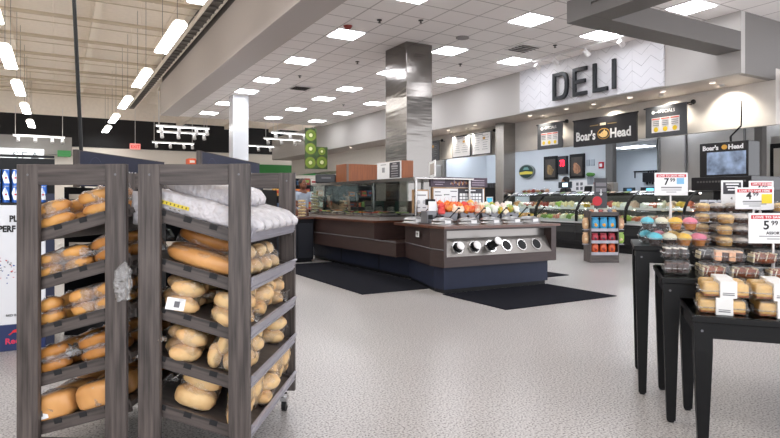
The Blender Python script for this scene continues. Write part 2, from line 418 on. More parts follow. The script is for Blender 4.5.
# downlights in the soffit with real spot lamps
for i, y in enumerate((6.13, 7.12, 7.87, 8.81, 9.6, 10.8, 13.0, 14.3, 15.6, 18, 21, 24)):
    t = thing('soffit_downlight', 'small round white downlight under the deli soffit, %s from the right' % ORD[i], 'downlight', (10.30, y, 3.30), 0, 'downlights in the deli soffit')
    MB().lathe((0, 0, -.03), [(.05, 0), (.055, .0), (.055, .03), (.0, .03)], 16).build('trim_ring', LFR, t)
    MB().cyl((0, 0, -.012), (0, 0, -.01), .045, seg=14).build('lens', mat('down_lens', 'FFFFFF', .4, emit='FFEFD8', estr=5), t)
for i, y in enumerate((6.22, 7.46, 8.9, 10.8, 13.86, 14.8, 17.5)):
    t = thing('wall_washer', 'small recessed lamp in the soffit above the deli signs, %s from the right' % ORD[i], 'downlight', (10.74, y, 3.30), 0, 'wall washing lamps under the deli soffit')
    MB().lathe((0, 0, -.02), [(.045, 0), (.05, .0), (.05, .02), (.0, .02)], 16).build('trim_ring', LFR, t)
    L_ = bpy.data.lights.new('wall_washer_lamp', 'SPOT'); L_.energy = 27; L_.color = (1, .92, .80); L_.spot_size = R(112); L_.spot_blend = .7; L_.shadow_soft_size = .03
    lo = bpy.data.objects.new('wall_washer_lamp', L_); COL.objects.link(lo); lo.location = (10.74, y, 3.265); lo.rotation_euler = (0, R(-28), 0)

# rear service area: walls and ceiling
struct('wall_kitchen', MB().span((14.5, 11.9, 0), (14.6, 17.6, 3.1)), WHITEW)
struct('wall_kitchen_left', MB().span((12.6, 17.6, 0), (14.6, 17.7, 3.1)), WHITEW)
struct('wall_hood', MB().span((12.5, 17.7, 0), (12.6, 30, 3.1)), STEELD)
struct('wall_kitchen_post', MB().span((14.42, 11.63, 0), (14.6, 11.88, 3.1)), GREYD)
struct('wall_prep_room', MB().span((17.2, 9.7, 0), (17.3, 14.5, 3.1)).span((14.6, 9.70, 0), (17.2, 9.80, 3.1)).span((14.6, 14.4, 0), (17.2, 14.5, 3.1)), WHITEW)
struct('ceiling_prep_room', MB().span((14.6, 9.78, 2.85), (17.3, 14.5, 2.9)), WHITE)
struct('wall_steel_panels', MB().span((13.9, 4.5, 0), (14.0, 9.78, 3.3)).span((13.9, 9.70, 0), (14.6, 9.78, 3.3)), STEELD)
mb = MB()
for y in (5.3, 6.6, 7.5, 8.95, 9.7): mb.span((13.86, y-.02, 0), (13.9, y+.02, 3.3))
struct('trim_panel_seams', mb, GREYD)
struct('ceiling_service', MB().span((11.25, 4.4, 3.3), (14.6, 30, 3.36)), WHITE)
struct('wall_deli_right', MB().span((11.3, 5.35, 0), (11.42, 5.46, 3.3)).span((11.25, 4.3, 2.9), (14.6, 5.46, 3.4)), GREYD)
for i, (x, y) in enumerate([(12.6, 7), (12.8, 9.6), (12.8, 12.2), (13, 14.6), (13, 17), (12.0, 20)]):
    t = thing('added_service_light', 'added unseen light panel in the service area behind the deli cases, %s from the right' % ORD[i], 'ceiling light', (x, y, 3.3), 0, 'added service area light panels')  # unseen panels, put in to light the white back wall
    MB().span((-.3, -.6, -.014), (.3, .6, -.002)).build('frame', LFR, t)
    MB().span((-.27, -.57, -.02), (.27, .57, -.014)).build('diffuser', mat('service_diffuser', 'FFFFFF', .5, emit='EAF2FF', estr=7), t)
t = thing('prep_room_light', 'bright light panel on the ceiling of the small back room', 'ceiling light', (15.9, 12.0, 2.85))
MB().span((-.3, -.6, -.014), (.3, .6, -.001)).build('frame', LFR, t)
MB().span((-.27, -.57, -.02), (.27, .57, -.014)).build('diffuser', mat('service_diffuser'), t)
# ---------------------------------------------------------------- open hall: deck beams, pipes, strip lights
for i, x in enumerate((-7.5, -5.4, -3.3, -1.2, .9, 3.0)):
    t = thing('roof_beam', 'beige steel roof beam running away under the deck, %s from the left' % ORD[i], 'roof beam', (x, 0, DECK), 0, 'long roof beams')
    MB().span((-.085, -3, -.64), (.085, 31.9, -.56)).build('bottom_flange', mat('flange_cream', 'F2E8D8', .6), t)
    MB().span((-.012, -3, -.58), (.012, 31.9, -.04)).build('web', BEIGED, t)
    MB().span((-.09, -3, -.04), (.09, 31.9, -.001)).build('top_flange', BEIGED, t)
for i, y in enumerate((12.4, 14.8, 17.2, 19.6, 22.0, 24.4, 26.8, 29.2)):
    o = MB().cyl((-14, y, DECK-.68), (3.34, y, DECK-.68), .05, seg=10).cyl((-14, y+.5, DECK-.74), (3.34, y+.5, DECK-.74), .014, seg=8).build('ceiling_pipe', mat('pipe_beige', 'C6B8A2', .5))
    tag(o, 'beige pipe crossing under the roof beams, %s from the viewer' % ORD[i], 'pipe', 'pipes under the roof deck')
    for k, x in enumerate((-4.3, -2.2, -.1, 2.0)):
        MB().cyl((x, y, DECK-.68), (x, y, DECK-.01), .008, seg=6).cyl((x, y, DECK-.74), (x, y, DECK-.68), .018, seg=6).build('pipe_hanger', BEIGED, o)
for i, y in enumerate((24.2, 27.0, 29.8)):
    t = thing('joist', 'beige truss crossing the hall beyond the tiled ceiling, %s from the viewer' % ORD[i], 'joist', (0, y, 5.35), 0, 'trusses beyond the tiled ceiling')
    MB().span((3.4, -.05, 0), (19.5, .05, .09)).build('bottom_chord', BEIGED, t)
    MB().span((3.4, -.05, .9), (19.5, .05, .99)).build('top_chord', BEIGED, t)
    mb = MB(); x = 3.5
    while x < 19: mb.cyl((x, 0, .05), (x+.45, 0, .93), .022, seg=6).cyl((x+.45, 0, .93), (x+.9, 0, .05), .022, seg=6); x += .9
    mb.build('lattice', BEIGED, t)
for i, x in enumerate((5.5, 8.0, 10.5, 13)):
    o = MB().span((x-.1, 23.2, 5.0), (x+.1, 31.8, 5.25)).build('roof_beam', BEIGED)
    tag(o, 'beige beam running away beyond the end of the tiled ceiling, %s from the left' % ORD[i], 'roof beam', 'beams beyond the tiled ceiling')
TUBE = mat('strip_diffuser', 'FFFFFF', .5, emit='FFFFFF', estr=9)
first = None
for side, x, ys in (('right', 2.0, (5.2, 8.8, 12.56, 17.1, 21.6, 26, 30.1)), ('left', -1.0, (7.4, 11.8, 16.1, 20.4, 24.8, 29.6)), ('far left', -4.2, (12, 16.3, 20.6, 25, 29.5))):
    for i, y in enumerate(ys):
        lab = 'hanging white strip light in the %s row under the roof, %s from viewer' % (side, ORD[i])
        if first is None:
            first = t = thing('strip_light', lab, 'strip light', (x, y, 4.45), 0, 'hanging strip lights')
            MB().prism([(-.135, 0), (.135, 0), (.135, .03), (.07, .09), (-.07, .09), (-.135, .03)], -1.2, 1.2).build('housing', mat('glowing_housing', 'F4F2EE', .5, emit='FFF6EA', estr=1.0), t)  # housing glow is added to brighten the roof deck above
            MB().span((-.125, -1.18, -.012), (.125, 1.18, -.002)).build('diffuser', TUBE, t)
            for s in (-1, 1):
                MB().cyl((0, s*.9, .09), (0, s*.9, DECK-4.455), .006, seg=6).build('cable', GREYP, t)
        else: dup(first, (x, y, 4.45), label=lab)
# beige duct/truss beside the bulkhead
t = thing('cable_tray', 'grey ribbed cable tray and beige rail above the left edge of the bulkhead', 'cable tray', (3.05, 0, 5.65))
MB().span((-.05, 6, 0), (-.01, 31, .12)).span((.24, 6, 0), (.28, 31, .12)).build('side_rail', BEIGED, t)
MB().span((-.01, 6, .05), (.24, 31, .06)).build('tray_top', mat('duct_grey', '6E6964', .6), t)
mb = MB()
for k in range(60): mb.span((-.01, 6.2+.42*k, .01), (.24, 6.28+.42*k, .04))
mb.build('rungs', mat('duct_grey', '6E6964', .6), t)['kind'] = 'stuff'
# black hanging cable
t = MB().cyl((.27, 7.92, 1.25), (.175, 7.98, 3.58), .022, seg=8).cyl((.175, 7.98, 3.58), (.05, 8.04, 6.6), .022, seg=8).build('hanging_cable', DARK)
tag(t, 'thick black cable dropping from the roof deck behind the left bread rack', 'cable')
# track lights in the far hall
first = None
HEADW = mat('lamp_white', 'E8E8E8', .4)
for i, (x, y) in enumerate([(-.7, 30.1), (5.0, 30.2), (4.55, 25.4), (4.25, 23.5), (9.2, 25.8), (9.3, 29.7), (8.75, 23.4)]):
    lab = 'white hanging track light bar in the far hall, number %s by distance from left to right' % ORD[i]
    places = ['above the seafood lettering', 'lowest of three left of the white column', 'middle one of three left of the white column', 'highest of three left of the white column',
              'right of the white column under the truss', 'lowest one right of the white column', 'beside the kiwi banner']
    lab = 'white track light bar, far hall, ' + places[i]
    if first is None:
        first = t = thing('track_light', lab, 'track light', (x, y, 4.0), 0, 'far track lights')
        MB().span((-1.0, -.03, -.03), (1.0, .03, .04)).build('rail', WHITEG, t)
        MB().span((-.98, -.02, -.04), (.98, .02, -.03)).build('tube', mat('tube_glow', 'FFFFFF', .4, emit='FFFFFF', estr=3), t)
        for k in (-.9, .9): MB().cyl((k, 0, .04), (k, 0, 1.3), .012, seg=6).build('hanging_rod', WHITEG, t)
        for k in (-.8, -.15, .5, .9): MB().cyl((k, 0, -.03), (k, 0, -.1), .012, seg=6).cyl((k, .04, -.08), (k, -.06, -.26), .06, .075, seg=12).build('lamp_head', HEADW, t)
    else: dup(first, (x, y, 4.0), label=lab)

# ---------------------------------------------------------------- far wall items
t = thing('seafood_sign', 'wide white lit band with pale grey SEA lettering on the far left wall', 'sign', (-.55, 31.5, 2.86))
MB().span((-10, 0, 0), (0, .09, .66)).build('sign_band', mat('sign_glow', 'F4F8FA', .5, emit='F4F8FA', estr=.45), t)
MB().text('SEA', face_m((-1.25, -.02, .1), (1, 0, 0)), .62, .02, spacing=1.15).build('lettering', mat('sign_grey', '8E9498', .4), t)
o = MB().span((.0, 31.4, 3.2), (.55, 31.5, 3.5)).build('wall_sign', mat('sign_green', '3B8A4A', .5)); tag(o, 'small green sign on the far left wall beside the lit band', 'sign')
t = thing('exit_sign', 'small hanging red exit sign before the far wall', 'exit sign', (3.32, 30.9, 3.65))
MB().span((-.24, -.03, 0), (.24, .03, .28), bev=.01).build('sign_box', mat('exit_box', 'E8A8A0', .4, emit='F06058', estr=.35), t)
MB().text('EXIT', face_m((-.2, -.035, .06), (1, 0, 0)), .2, .003, offset=.004).build('lettering', RED, t)
MB().cyl((0, 0, .28), (0, 0, 2.9), .012, seg=6).build('hanging_rod', WHITE, t)
# kiwi banner
t = thing('fruit_banner', 'stepped banner printed with green kiwi slices at the far end of the deli fascia', 'banner', (8.95, 22.6, 2.45))
MB().span((.0, 0, .55), (.52, .02, 1.72)).span((.52, 0, 0), (1.02, .02, .95)).span((.0, 0, 0), (.52, .02, .55)).build('banner_sheet', mat('banner_green', '31422A', .6, col2='4E6B38', vscale=4), t)
KO = mat('kiwi_skin', '6B5A36', .6); KI = mat('kiwi_flesh', '7C9434', .5, var=.12, vscale=14); KC = mat('kiwi_core', 'DDE0A8', .5); KS = mat('kiwi_seed', '1E1A14', .5)
for k, (x, z, r) in enumerate([(.24, .27, .25), (.76, .3, .26), (.76, .76, .17), (.25, .85, .25), (.26, 1.42, .25)]):
    mb = MB()
    sx = r
    for rr, y, mi in ((r, -.004, 0), (r*.93, -.007, 1), (r*.32, -.010, 2)): mb.cyl((x, y+.003, z), (x, y, z), rr, seg=20, mi=mi)
    for q in range(14):
        a = q*2*math.pi/14; mb.cyl((x+r*.45*math.cos(a), -.007, z+r*.45*math.sin(a)), (x+r*.45*math.cos(a), -.010, z+r*.45*math.sin(a)), r*.06, seg=6, mi=3)
    mb.build('kiwi_slice_print', [KO, KI, KC, KS], t)
# white column
t = thing('white_column', 'square glossy white column reaching the tiled ceiling behind the right bread rack', 'column', (4.85, 17.75, 0))
MB().span((-.24, -.24, .0), (.24, .24, CZ-.001), bev=.012).build('shaft', mat('column_white', 'DADDE1', .12, coat=.3), t)
MB().span((-.27, -.27, 0), (.27, .27, .14), bev=.01).build('column_base', GREYP, t)
# steel column
t = thing('steel_column', 'wide column clad in wavy shining stainless steel rising behind the island', 'column', (6.09, 9.88, 0))
MB().span((0, 0, 0), (.62, .86, CZ-.001), bev=.006).build('cladding', STEELW, t)
MB().span((-.02, -.02, 0), (.64, .88, .12), bev=.005).build('column_base', STEEL, t)
t = thing('steel_column', 'narrow stainless steel column at the left end of the deli cases', 'column', (10.66, 12.2, 0))
MB().span((0, 0, 0), (.43, .34, 3.30), bev=.006).build('cladding', STEEL, t)
MB().span((-.015, -.015, 0), (.445, .355, .1), bev=.005).build('column_base', STEELD, t)

# ---------------------------------------------------------------- bread racks
TH = math.atan(.13/.476); TT = math.tan(TH)
YAW = R(-34); RW, RL = .476, .82
LV = [1.0, .795, .59, .385, .18]
def rack(name, label, origin, flip):
    t = thing(name, label, 'bread rack', (origin[0], origin[1], 0), YAW)
    for k, v in enumerate((0, RL-.025)):
        MB().span((0, v, .1), (.094, v+.025, 1.30), bev=.003).build('end_post', WOODV, t); MB().span((RW-.09, v, .1), (RW, v+.025, 1.30), bev=.003).build('end_post', WOODV, t)
        g = MB().span((.094, v+.001, 1.213), (RW-.09, v+.024, 1.299), bev=.002).build('end_rail', WOODH, t); MB().span((.094, v+.001, .1), (RW-.09, v+.024, .15), bev=.002).build('end_rail', WOODH, t)
        s = MB()
        for x in (.05, RW-.045): s.cyl((x, v-.001, 1.256), (x, v+.0, 1.256), .005, seg=8)
        s.build('screw', GREYP, t)
    for zl in LV:
        sgn = -1 if flip else 1
        rot = (0, sgn*TH, 0)
        cz = zl + .5*RW*TT
        M = Matrix.Translation((RW/2, RL/2, cz)) @ Euler(rot).to_matrix().to_4x4()
        sb = MB().box((0, 0, -.021), (RW/math.cos(TH)-.006, RL-.07, .022)).build('shelf', SHELF, t); sb.matrix_local = M
        # end boards with slots
        for v in (-RL/2+.038, RL/2-.038):
            MB().box((0, v, -.022), (RW/math.cos(TH)-.01, .016, .052)).build('shelf_end', WOODH, sb)
            for q in (-.15, -.035, .08, .18): MB().box((q*sgn, v+(-.0086 if v < 0 else .0086), -.008), (.034, .003, .022)).build('slot', BLACKW, sb)
        lp = MB().box((sgn*(RW/2/math.cos(TH)-.004), 0, .002), (.010, RL-.052, .062), bev=.002).box((sgn*(RW/2/math.cos(TH)+.003), 0, .03), (.006, RL-.052, .008)).box((sgn*(RW/2/math.cos(TH)+.003), 0, -.012), (.005, RL-.052, .006)).build('shelf_lip', LIP, sb)
    for (x, y) in ((.05, .06), (RW-.05, .06), (.05, RL-.06), (RW-.05, RL-.06)):
        c = MB().cyl((x, y, .1), (x, y, .075), .018, seg=10).span((x-.018, y-.02, .06), (x+.018, y+.03, .08)).span((x-.016, y-.005, .03), (x-.012, y+.025, .07)).span((x+.012, y-.005, .03), (x+.016, y+.025, .07)).build('caster', CHROME, t)
        MB().cyl((x-.011, y+.01, .032), (x+.011, y+.01, .032), .032, seg=18).build('wheel', RUBBER, c)
    return t
O2 = Vector((.29, 2.61, 0)); O1 = Vector((-.15, 2.88, 0))
rackR = rack('bread_rack', 'grey wood bread rack on casters full of white bags and pale rolls, shelves sloping right', O2, False)
rackL = rack('bread_rack', 'grey wood bread rack at the left filled with golden loaves, shelves sloping left', O1, True)
RZ = Matrix.Rotation(YAW, 4, 'Z')
def place(O, u, v, lvl, flip, h=0, turn=0):
    z = LV[lvl] + ((u if flip else RW-u))*TT + h - .008
    p = O + (RZ @ Vector((u, v, 0))); p.z = z
    rot = (RZ.to_3x3() @ Euler((0, -TH if flip else TH, 0)).to_matrix() @ Matrix.Rotation(turn, 3, 'Z')).to_euler()
    return p, rot

BP = mat('pale_roll_crust', 'D3A066', .5, col2='E6C590', vscale=7, bump=.25, bscale=30, sss=.1)
BG = mat('golden_loaf_crust', 'B06A2E', .42, col2='DCA45C', vscale=6, bump=.25, bscale=30, sss=.1)
BD = mat('dark_loaf_crust', '8C5424', .45, col2='BE8240', vscale=6, bump=.25, bscale=30, sss=.1)
BO = mat('baguette_crust', 'B47A40', .38, col2='DCA466', vscale=5, bump=.2, bscale=20, sss=.1)
def ellpts(c, r, rot, k=1.1):
    Mx = Euler(rot).to_matrix(); P = []
    for a in range(8):
        for b in (-1, -.5, .5, 1):
            ph = b*math.pi/2*.8; th = a*math.pi/4
            P.append(Vector(c)+Mx @ Vector((r[0]*k*math.cos(ph)*math.cos(th), r[1]*k*math.cos(ph)*math.sin(th), r[2]*k*math.sin(ph))))
    return P
def bag(name, cat, rolls, m, roll_name, tail=1, sq=0, plastic=PLASTIC, seed=0, sticker=False, score=False):
    t = thing(name, 'bag', cat)
    P = []
    for i, (c, r, rot) in enumerate(rolls):
        q = MB().ell((0, 0, 0), r, seg=18, rings=12, rough=.10, sq=sq, rs=seed+i*2.3).build(roll_name, m, t, smooth=True)
        q.location = c; q.rotation_euler = rot
        if score:
            mb = MB()
            mb.ell((0, -r[1]*.55, r[2]*.78), (r[0]*.4, .004, .003)); mb.build('score_mark', mat('score_pale', 'F0DDB4', .6), q)
        P += ellpts(c, r, rot, 1.12)
    P = [Vector((p.x, p.y, max(p.z, .002))) for p in P]
    wmb = MB().hull(P, cuts=3, rough=.014, seed=seed, fr=26)
    if tail:
        xs = max(p.x for p in P) if tail > 0 else min(p.x for p in P)
        zc = sum(p.z for p in P)/len(P)
        rr = random.Random(seed)
        n = 9
        ring = [wmb.bm.verts.new((xs+tail*.055*rr.uniform(.7, 1.1), .035*math.cos(a*2*math.pi/n)*rr.uniform(.6, 1.3), zc+.01+.03*math.sin(a*2*math.pi/n)*rr.uniform(.5, 1.3))) for a in range(n)]
        neck = [wmb.bm.verts.new((xs+tail*.008, .008*math.cos(a*2*math.pi/n), zc+.008*math.sin(a*2*math.pi/n))) for a in range(n)]
        for a in range(n): wmb.bm.faces.new((neck[a], neck[(a+1) % n], ring[(a+1) % n], ring[a]))
    wmb.build('plastic_wrap', plastic, t, smooth=True, fix=False)
    if sticker:
        y0 = min(p.y for p in P)
        MB().box((-.04, y0*.97-.003, .045), (.075, .002, .05), rot=(R(-12), 0, 0)).build('white_sticker', WPRINT, t)
        MB().box((-.035, y0*.97-.006, .045), (.022, .001, .025), rot=(R(-12), 0, 0)).build('printed_code', GREYP, t)
    t.location = (0, 0, -5)
    return t
rr = random.Random(3)
def jit(a): return rr.uniform(-a, a)
hoag = []
for s in range(4):
    L_ = []
    for (y, z) in ((-.044, .038), (.044, .038), (-.040, .106), (.040, .104)):
        L_.append(((jit(.008), y+jit(.004), z), (.074+jit(.004), .044, .038), (jit(.15), jit(.2), jit(.35))))
    hoag.append(bag('bag_of_rolls', 'bag of rolls', L_, BP, 'bread_roll', tail=(1, -1, 0, 1)[s], seed=s+1, sticker=(s == 0)))
upright = []
for s in range(3):
    L_ = []
    for (x, z) in ((-.066, .058), (.0, .058), (.066, .058), (-.036, .122), (.038, .122)):
        L_.append(((x, jit(.02), z), (.032, .04, .056), (jit(.3), jit(.22), jit(.3))))
    upright.append(bag('bag_of_rolls', 'bag of rolls', L_, BP, 'bread_roll', tail=(-1, 1, 0)[s], seed=s+11))
rnd = []
for s in range(2):
    L_ = []
    for (x, y, z) in ((-.045, -.03, .036), (.045, -.03, .036), (-.045, .045, .036), (.045, .045, .036), (0, 0, .098)):
        L_.append(((x, y, z), (.043, .041, .034), (jit(.3), jit(.3), 0)))
    rnd.append(bag('bag_of_rolls', 'bag of rolls', L_, BP, 'bread_roll', tail=1, seed=s+21))
big = bag('bag_of_sub_rolls', 'bag of sub rolls', [((0, 0, .048), (.092, .056, .047), (0, .03, .05)), ((.015, .005, .138), (.092, .056, .046), (0, .03, -.06))], BP, 'sub_roll', tail=-1, seed=31, score=True, sq=.35)
BREAD = []
used = set()
def putbag(proto, O, u, v, lvl, flip, label, group, h=0, turn=0):
    p, rot = place(O, u, v, lvl, flip, h, turn)
    if proto.name not in used:
        used.add(proto.name); proto.location = p; proto.rotation_euler = rot; o = proto
        o['label'] = label; o['group'] = group
    else: o = dup(proto, p, rot, label, group)
    BREAD.append(o); return o
SH = ['top', 'second', 'third', 'fourth', 'bottom']
G2 = 'bagged breads on the right rack'; G1 = 'bagged breads on the left rack'
# right rack, shelf 1: long white bags
BAGW = mat('white_bag_paper', 'C8C4C6', .35, var=.05, vscale=9, bump=1, bscale=24, sss=.05)
def white_bag(seed, printed):
    t = thing('white_baguette_bag', 'bag', 'baguette bag')
    m = MB(); m.ell((0, 0, .045), (.27, .053, .045), seg=40, rings=22, sq=.75, rough=0)
    for v in m.bm.verts:
        n = noise.noise(Vector((v.co.x*9, v.co.y*26, v.co.z*26))+Vector((seed*5, 0, 0)))*.5+noise.noise(Vector((v.co.x*30, v.co.y*30, v.co.z*40))+Vector((seed, 0, 0)))*.3
        v.co.y *= 1+.18*n; v.co.z *= 1+.22*n
        if v.co.x > .2: v.co.y *= 1-.6*(v.co.x-.2)/.07*.5; v.co.z = .04+(v.co.z-.04)*(1-.3*(v.co.x-.2)/.07)
    m.build('paper_sleeve', BAGW, t, smooth=True)
    if printed:
        lb = MB().box((-.11, -.060, .040), (.13, .002, .015)).build('yellow_label', mat('label_yellow', 'D8C23C', .5), t)
        b = MB()
        for q in range(7): b.box((-.162+.0175*q, -.0615, .040), (.006, .001, .008))
        for q in range(3): b.box((-.125+.02*q, -.059, .022), (.009, .002, .003))
        b.build('label_letters', mat('label_olive', '6A5E1E', .6), lb)
    t.location = (0, 0, -5)
    return t
wb = [white_bag(1, True), white_bag(2, False), white_bag(3, False)]
for i in range(6):
    putbag(wb[0 if i == 0 else 1+i % 2], O2, .238, .095+.125*i, 0, False, 'white paper bread bag on the top shelf, %s from the front%s' % (ORD[i], ', yellow label' if i == 0 else ''), G2, h=.004)
for i in range(4):
    _o = putbag(wb[1+i % 2], O2, .205, .165+.12*i, 0, False, 'white paper bread bag piled in the upper layer, %s from the front' % ORD[i], G2, h=.085, turn=R(4*(i % 3-1))); _o.scale = (.68, 1, 1)
# shelf 2
lf = bag('bagged_baguette', 'bagged loaf', [((0, 0, .042), (.185, .046, .04), (0, 0, 0))], BO, 'baguette', tail=-1, sq=.3, seed=41)
putbag(lf, O2, .25, .09, 1, False, 'long golden loaf in clear plastic at the front of the right rack', G2)
dl = bag('bagged_baguette', 'bagged loaf', [((0, 0, .04), (.15, .045, .038), (0, 0, 0)), ((0.01, .0, .11), (.13, .043, .036), (0, .05, 0.1))], BD, 'dark_loaf', tail=-1, sq=.2, seed=43)
putbag(dl, O2, .18, .21, 1, False, 'two dark brown loaves in clear plastic behind the golden loaf on the second shelf', G2)
k = 0
for (u, v) in ((.36, .24), (.37, .37), (.37, .50), (.14, .36), (.14, .50)):
    putbag(rnd[k % 2], O2, u, v, 1, False, 'bag of round rolls on the right rack\'s second shelf, %s of five from front' % ORD[k], G2, turn=R(80 if u > .3 else 10)); k += 1
# shelves 3,4,5
def row(lvl, u, vs, protos, what, where, turns):
    for i, v in enumerate(vs):
        putbag(protos[i % len(protos)], O2, u, v, lvl, False, 'bag of %s, %s from front, %s row of the right rack\'s %s shelf' % (what, ORD[i], where, SH[lvl]), G2, turn=R(turns[i % len(turns)]))
row(2, .135, (.105, .245, .385, .52), [hoag[0], hoag[1], hoag[3]], 'pale long rolls', 'upper', (32, -10, 5))
row(2, .352, (.105, .235, .355, .475, .60, .72), [hoag[3], upright[1], hoag[2], upright[2]], 'pale rolls', 'lower', (-12, 95, 88, 84))
row(3, .14, (.105, .25, .39, .53), [hoag[1], hoag[3], upright[0]], 'pale rolls', 'upper', (40, -8, 12))
row(3, .345, (.105, .245, .37, .66), [upright[2], hoag[1], upright[0], hoag[3]], 'pale rolls', 'lower', (8, 70, 95, 60))
putbag(big, O2, .19, .115, 4, False, 'clear bag of two stacked sub rolls at the front of the right rack\'s bottom shelf', G2, turn=R(2))
row(4, .38, (.11, .235, .36, .485, .61, .735), [upright[1], upright[2], hoag[2], upright[0]], 'pale rolls', 'lower', (85, 92, 80, 95))
row(4, .16, (.27, .41, .55), [hoag[0]], 'pale long rolls', 'upper', (10,))
# left rack: loaves
def stack(L, n, ry=.044, rz=.031, cols=1, m=BG, nm='long_loaf', seed=0, tail=-1, sq=.3, pl=PLASTICD):
    P = []
    for c in range(cols):
        for k in range(n):
            P.append(((jit(.006)+(c-(cols-1)/2)*L*2.02, jit(.004), rz+k*rz*1.9), (L, ry, rz), (jit(.06), jit(.06), jit(.08))))
    return bag('bagged_loaves', 'bagged loaves', P, m, nm, tail=tail, sq=sq, seed=seed, plastic=pl)
a1 = stack(.085, 2, seed=51); a2 = stack(.085, 2, m=BG, seed=52, tail=1)
b1 = stack(.062, 2, ry=.04, rz=.027, cols=2, m=BG, seed=53, tail=1)
c1 = stack(.055, 2, ry=.045, rz=.03, cols=1, m=BG, seed=54, tail=0); c2 = stack(.055, 2, ry=.045, rz=.03, cols=2, seed=55, tail=0)
d1 = stack(.08, 2, ry=.045, rz=.029, cols=1, m=BD, seed=56, tail=1); d2 = stack(.08, 2, ry=.045, rz=.029, cols=1, m=BD, seed=57, tail=-1)
e1 = bag('bagged_sandwich_loaf', 'bagged loaf', [((0, 0, .058), (.098, .058, .056), (0, 0, 0))], BO, 'sandwich_loaf', tail=1, sq=.85, seed=58, plastic=PLASTICD, sticker=True)
e2 = bag('bagged_sandwich_loaf', 'bagged loaf', [((0, 0, .058), (.098, .058, .056), (0, 0, 0))], BO, 'sandwich_loaf', tail=0, sq=.85, seed=59, plastic=PLASTICD)
LAY = [
 (0, [(.12, a1), (.33, a2)], 'two stacked golden loaves'), (1, [(.16, b1), (.38, d2)], 'golden sub rolls'),
 (2, [(.105, c1), (.31, c2)], 'stacked golden rolls'), (3, [(.12, d1), (.32, d2)], 'two stacked dark loaves'), (4, [(.125, e1), (.335, e2)], 'a square golden loaf')]
for lvl, its, what in LAY:
    for side, (u, pr) in zip(('left', 'right'), its):
        for i, v in enumerate((.09, .23, .40, .60)):
            if (i >= 2 and lvl in (0, 1)) or (i >= 3 and lvl == 2): continue
            lab = 'bag of %s, left rack, %s shelf, %s side, %s from front' % (what, SH[lvl], side, ORD[i])
            putbag(pr, O1, u, v, lvl, True, lab, G1, turn=R((3, -5, 4, 0, 5)[i]))
# loose white bag and plastic bag hanging in the gap between the racks
p = O1+RZ @ Vector((RW+.012, .12, 0))
o = MB().hull([(x, y, z) for x in (-.02, .012) for y in (-.05, .05) for z in (1.05, 1.19)], cuts=3, rough=.012, seed=5, fr=30).build('white_plastic_bag', BAGW, smooth=True)
o.location = (p.x, p.y, 0); o.rotation_euler = (0, 0, YAW); tag(o, 'crumpled white plastic bag sticking out between the two bread racks near the top', 'plastic bag')
p = O1+RZ @ Vector((RW+.004, -.018, 0))
o = MB().hull([(x, y, z) for x in (-.03, .03) for y in (-.01, .01) for z in (.74, .86)]+[(0, 0, .9)], cuts=4, rough=.02, seed=6, fr=34).build('clear_plastic_bag', PLASTICD, smooth=True)
o.location = (p.x, p.y, 0); o.rotation_euler = (0, 0, YAW); tag(o, 'crumpled empty clear bag hanging over the right post of the left rack', 'plastic bag')

# ---------------------------------------------------------------- energy drink display at the left edge
t = thing('drink_display', 'white and navy energy drink floor display at the left edge with pink lettering', 'drink display', (-.02, 5.25, 0))
RBW = mat('display_white', 'E4E6EA', .4); RBN = mat('display_navy', '16285A', .4)
MB().span((-1.3, 0, .2), (0-.06, .5, 1.11), bev=.004).build('front_panel', RBW, t)
MB().span((-1.3, -.004, 0), (-.06, .5, .2), bev=.003).build('plinth', RBN, t)
MB().span((-.06, -.004, 0), (0, .5, 1.2), bev=.003).build('corner_trim', mat('display_dark_navy', '141C38', .4), t)
MB().span((-1.3, .1, 1.11), (0, .5, 1.13)).span((-1.3, .45, 1.13), (0, .5, 1.5)).span((-1.3, .02, 1.48), (0, .05, 1.5)).build('can_shelf', DARK, t)
MB().text('PL', face_m((-.298, -.003, .985), (1, 0, 0)), .066, .001, offset=.0028, font_w=.8).build('black_lettering', BLACKP, t); MB().text('PERF', face_m((-.368, -.003, .908), (1, 0, 0)), .066, .001, offset=.0028, font_w=.8).build('black_lettering', BLACKP, t); MB().text('RED BULL', face_m((-.32, -.003, .262), (1, 0, 0)), .025, .001).build('black_lettering', BLACKP, t)
MB().text('Red Bull', face_m((-.325, -.006, .055), (1, 0, 0)), .06, .001, offset=.0015).build('pink_lettering', mat('logo_pink', 'E0305A', .4), t)
bull = [(0, 0), (.02, .012), (.03, .03), (.055, .038), (.075, .03), (.09, .034), (.1, .022), (.085, .016), (.07, .018), (.06, .004), (.05, .014), (.03, .012), (.012, -.004)]
MB().prism([(a-.305, b+.125) for a, b in bull], -.0055, -.0045).build('bull_emblem', mat('logo_red', 'D0202E', .4), t)
MB().cyl((-.205, -.0045, .15), (-.205, -.005, .15), .028, seg=16).build('sun_emblem', YELLOW, t)
mb = MB(); q = random.Random(8)
for k in range(70):
    x = q.uniform(-.42, -.12); z = .63+q.gauss(0, .06)-.25*(x+.25)
    mb.box((x, -.0035, z), (q.uniform(.004, .016), .001, q.uniform(.003, .009)), rot=(0, q.uniform(0, 3), 0), mi=k % 3)
mb.build('confetti_print', [RED, mat('blue_dark_print', '2B4C9A', .5), GREYP], t)
CB = mat('can_blue', '2A62B8', .3, metal=.3); CS = mat('can_silver', 'C8CCD2', .25, metal=.7); CR = mat('can_red', 'C02638', .35)
t0 = None
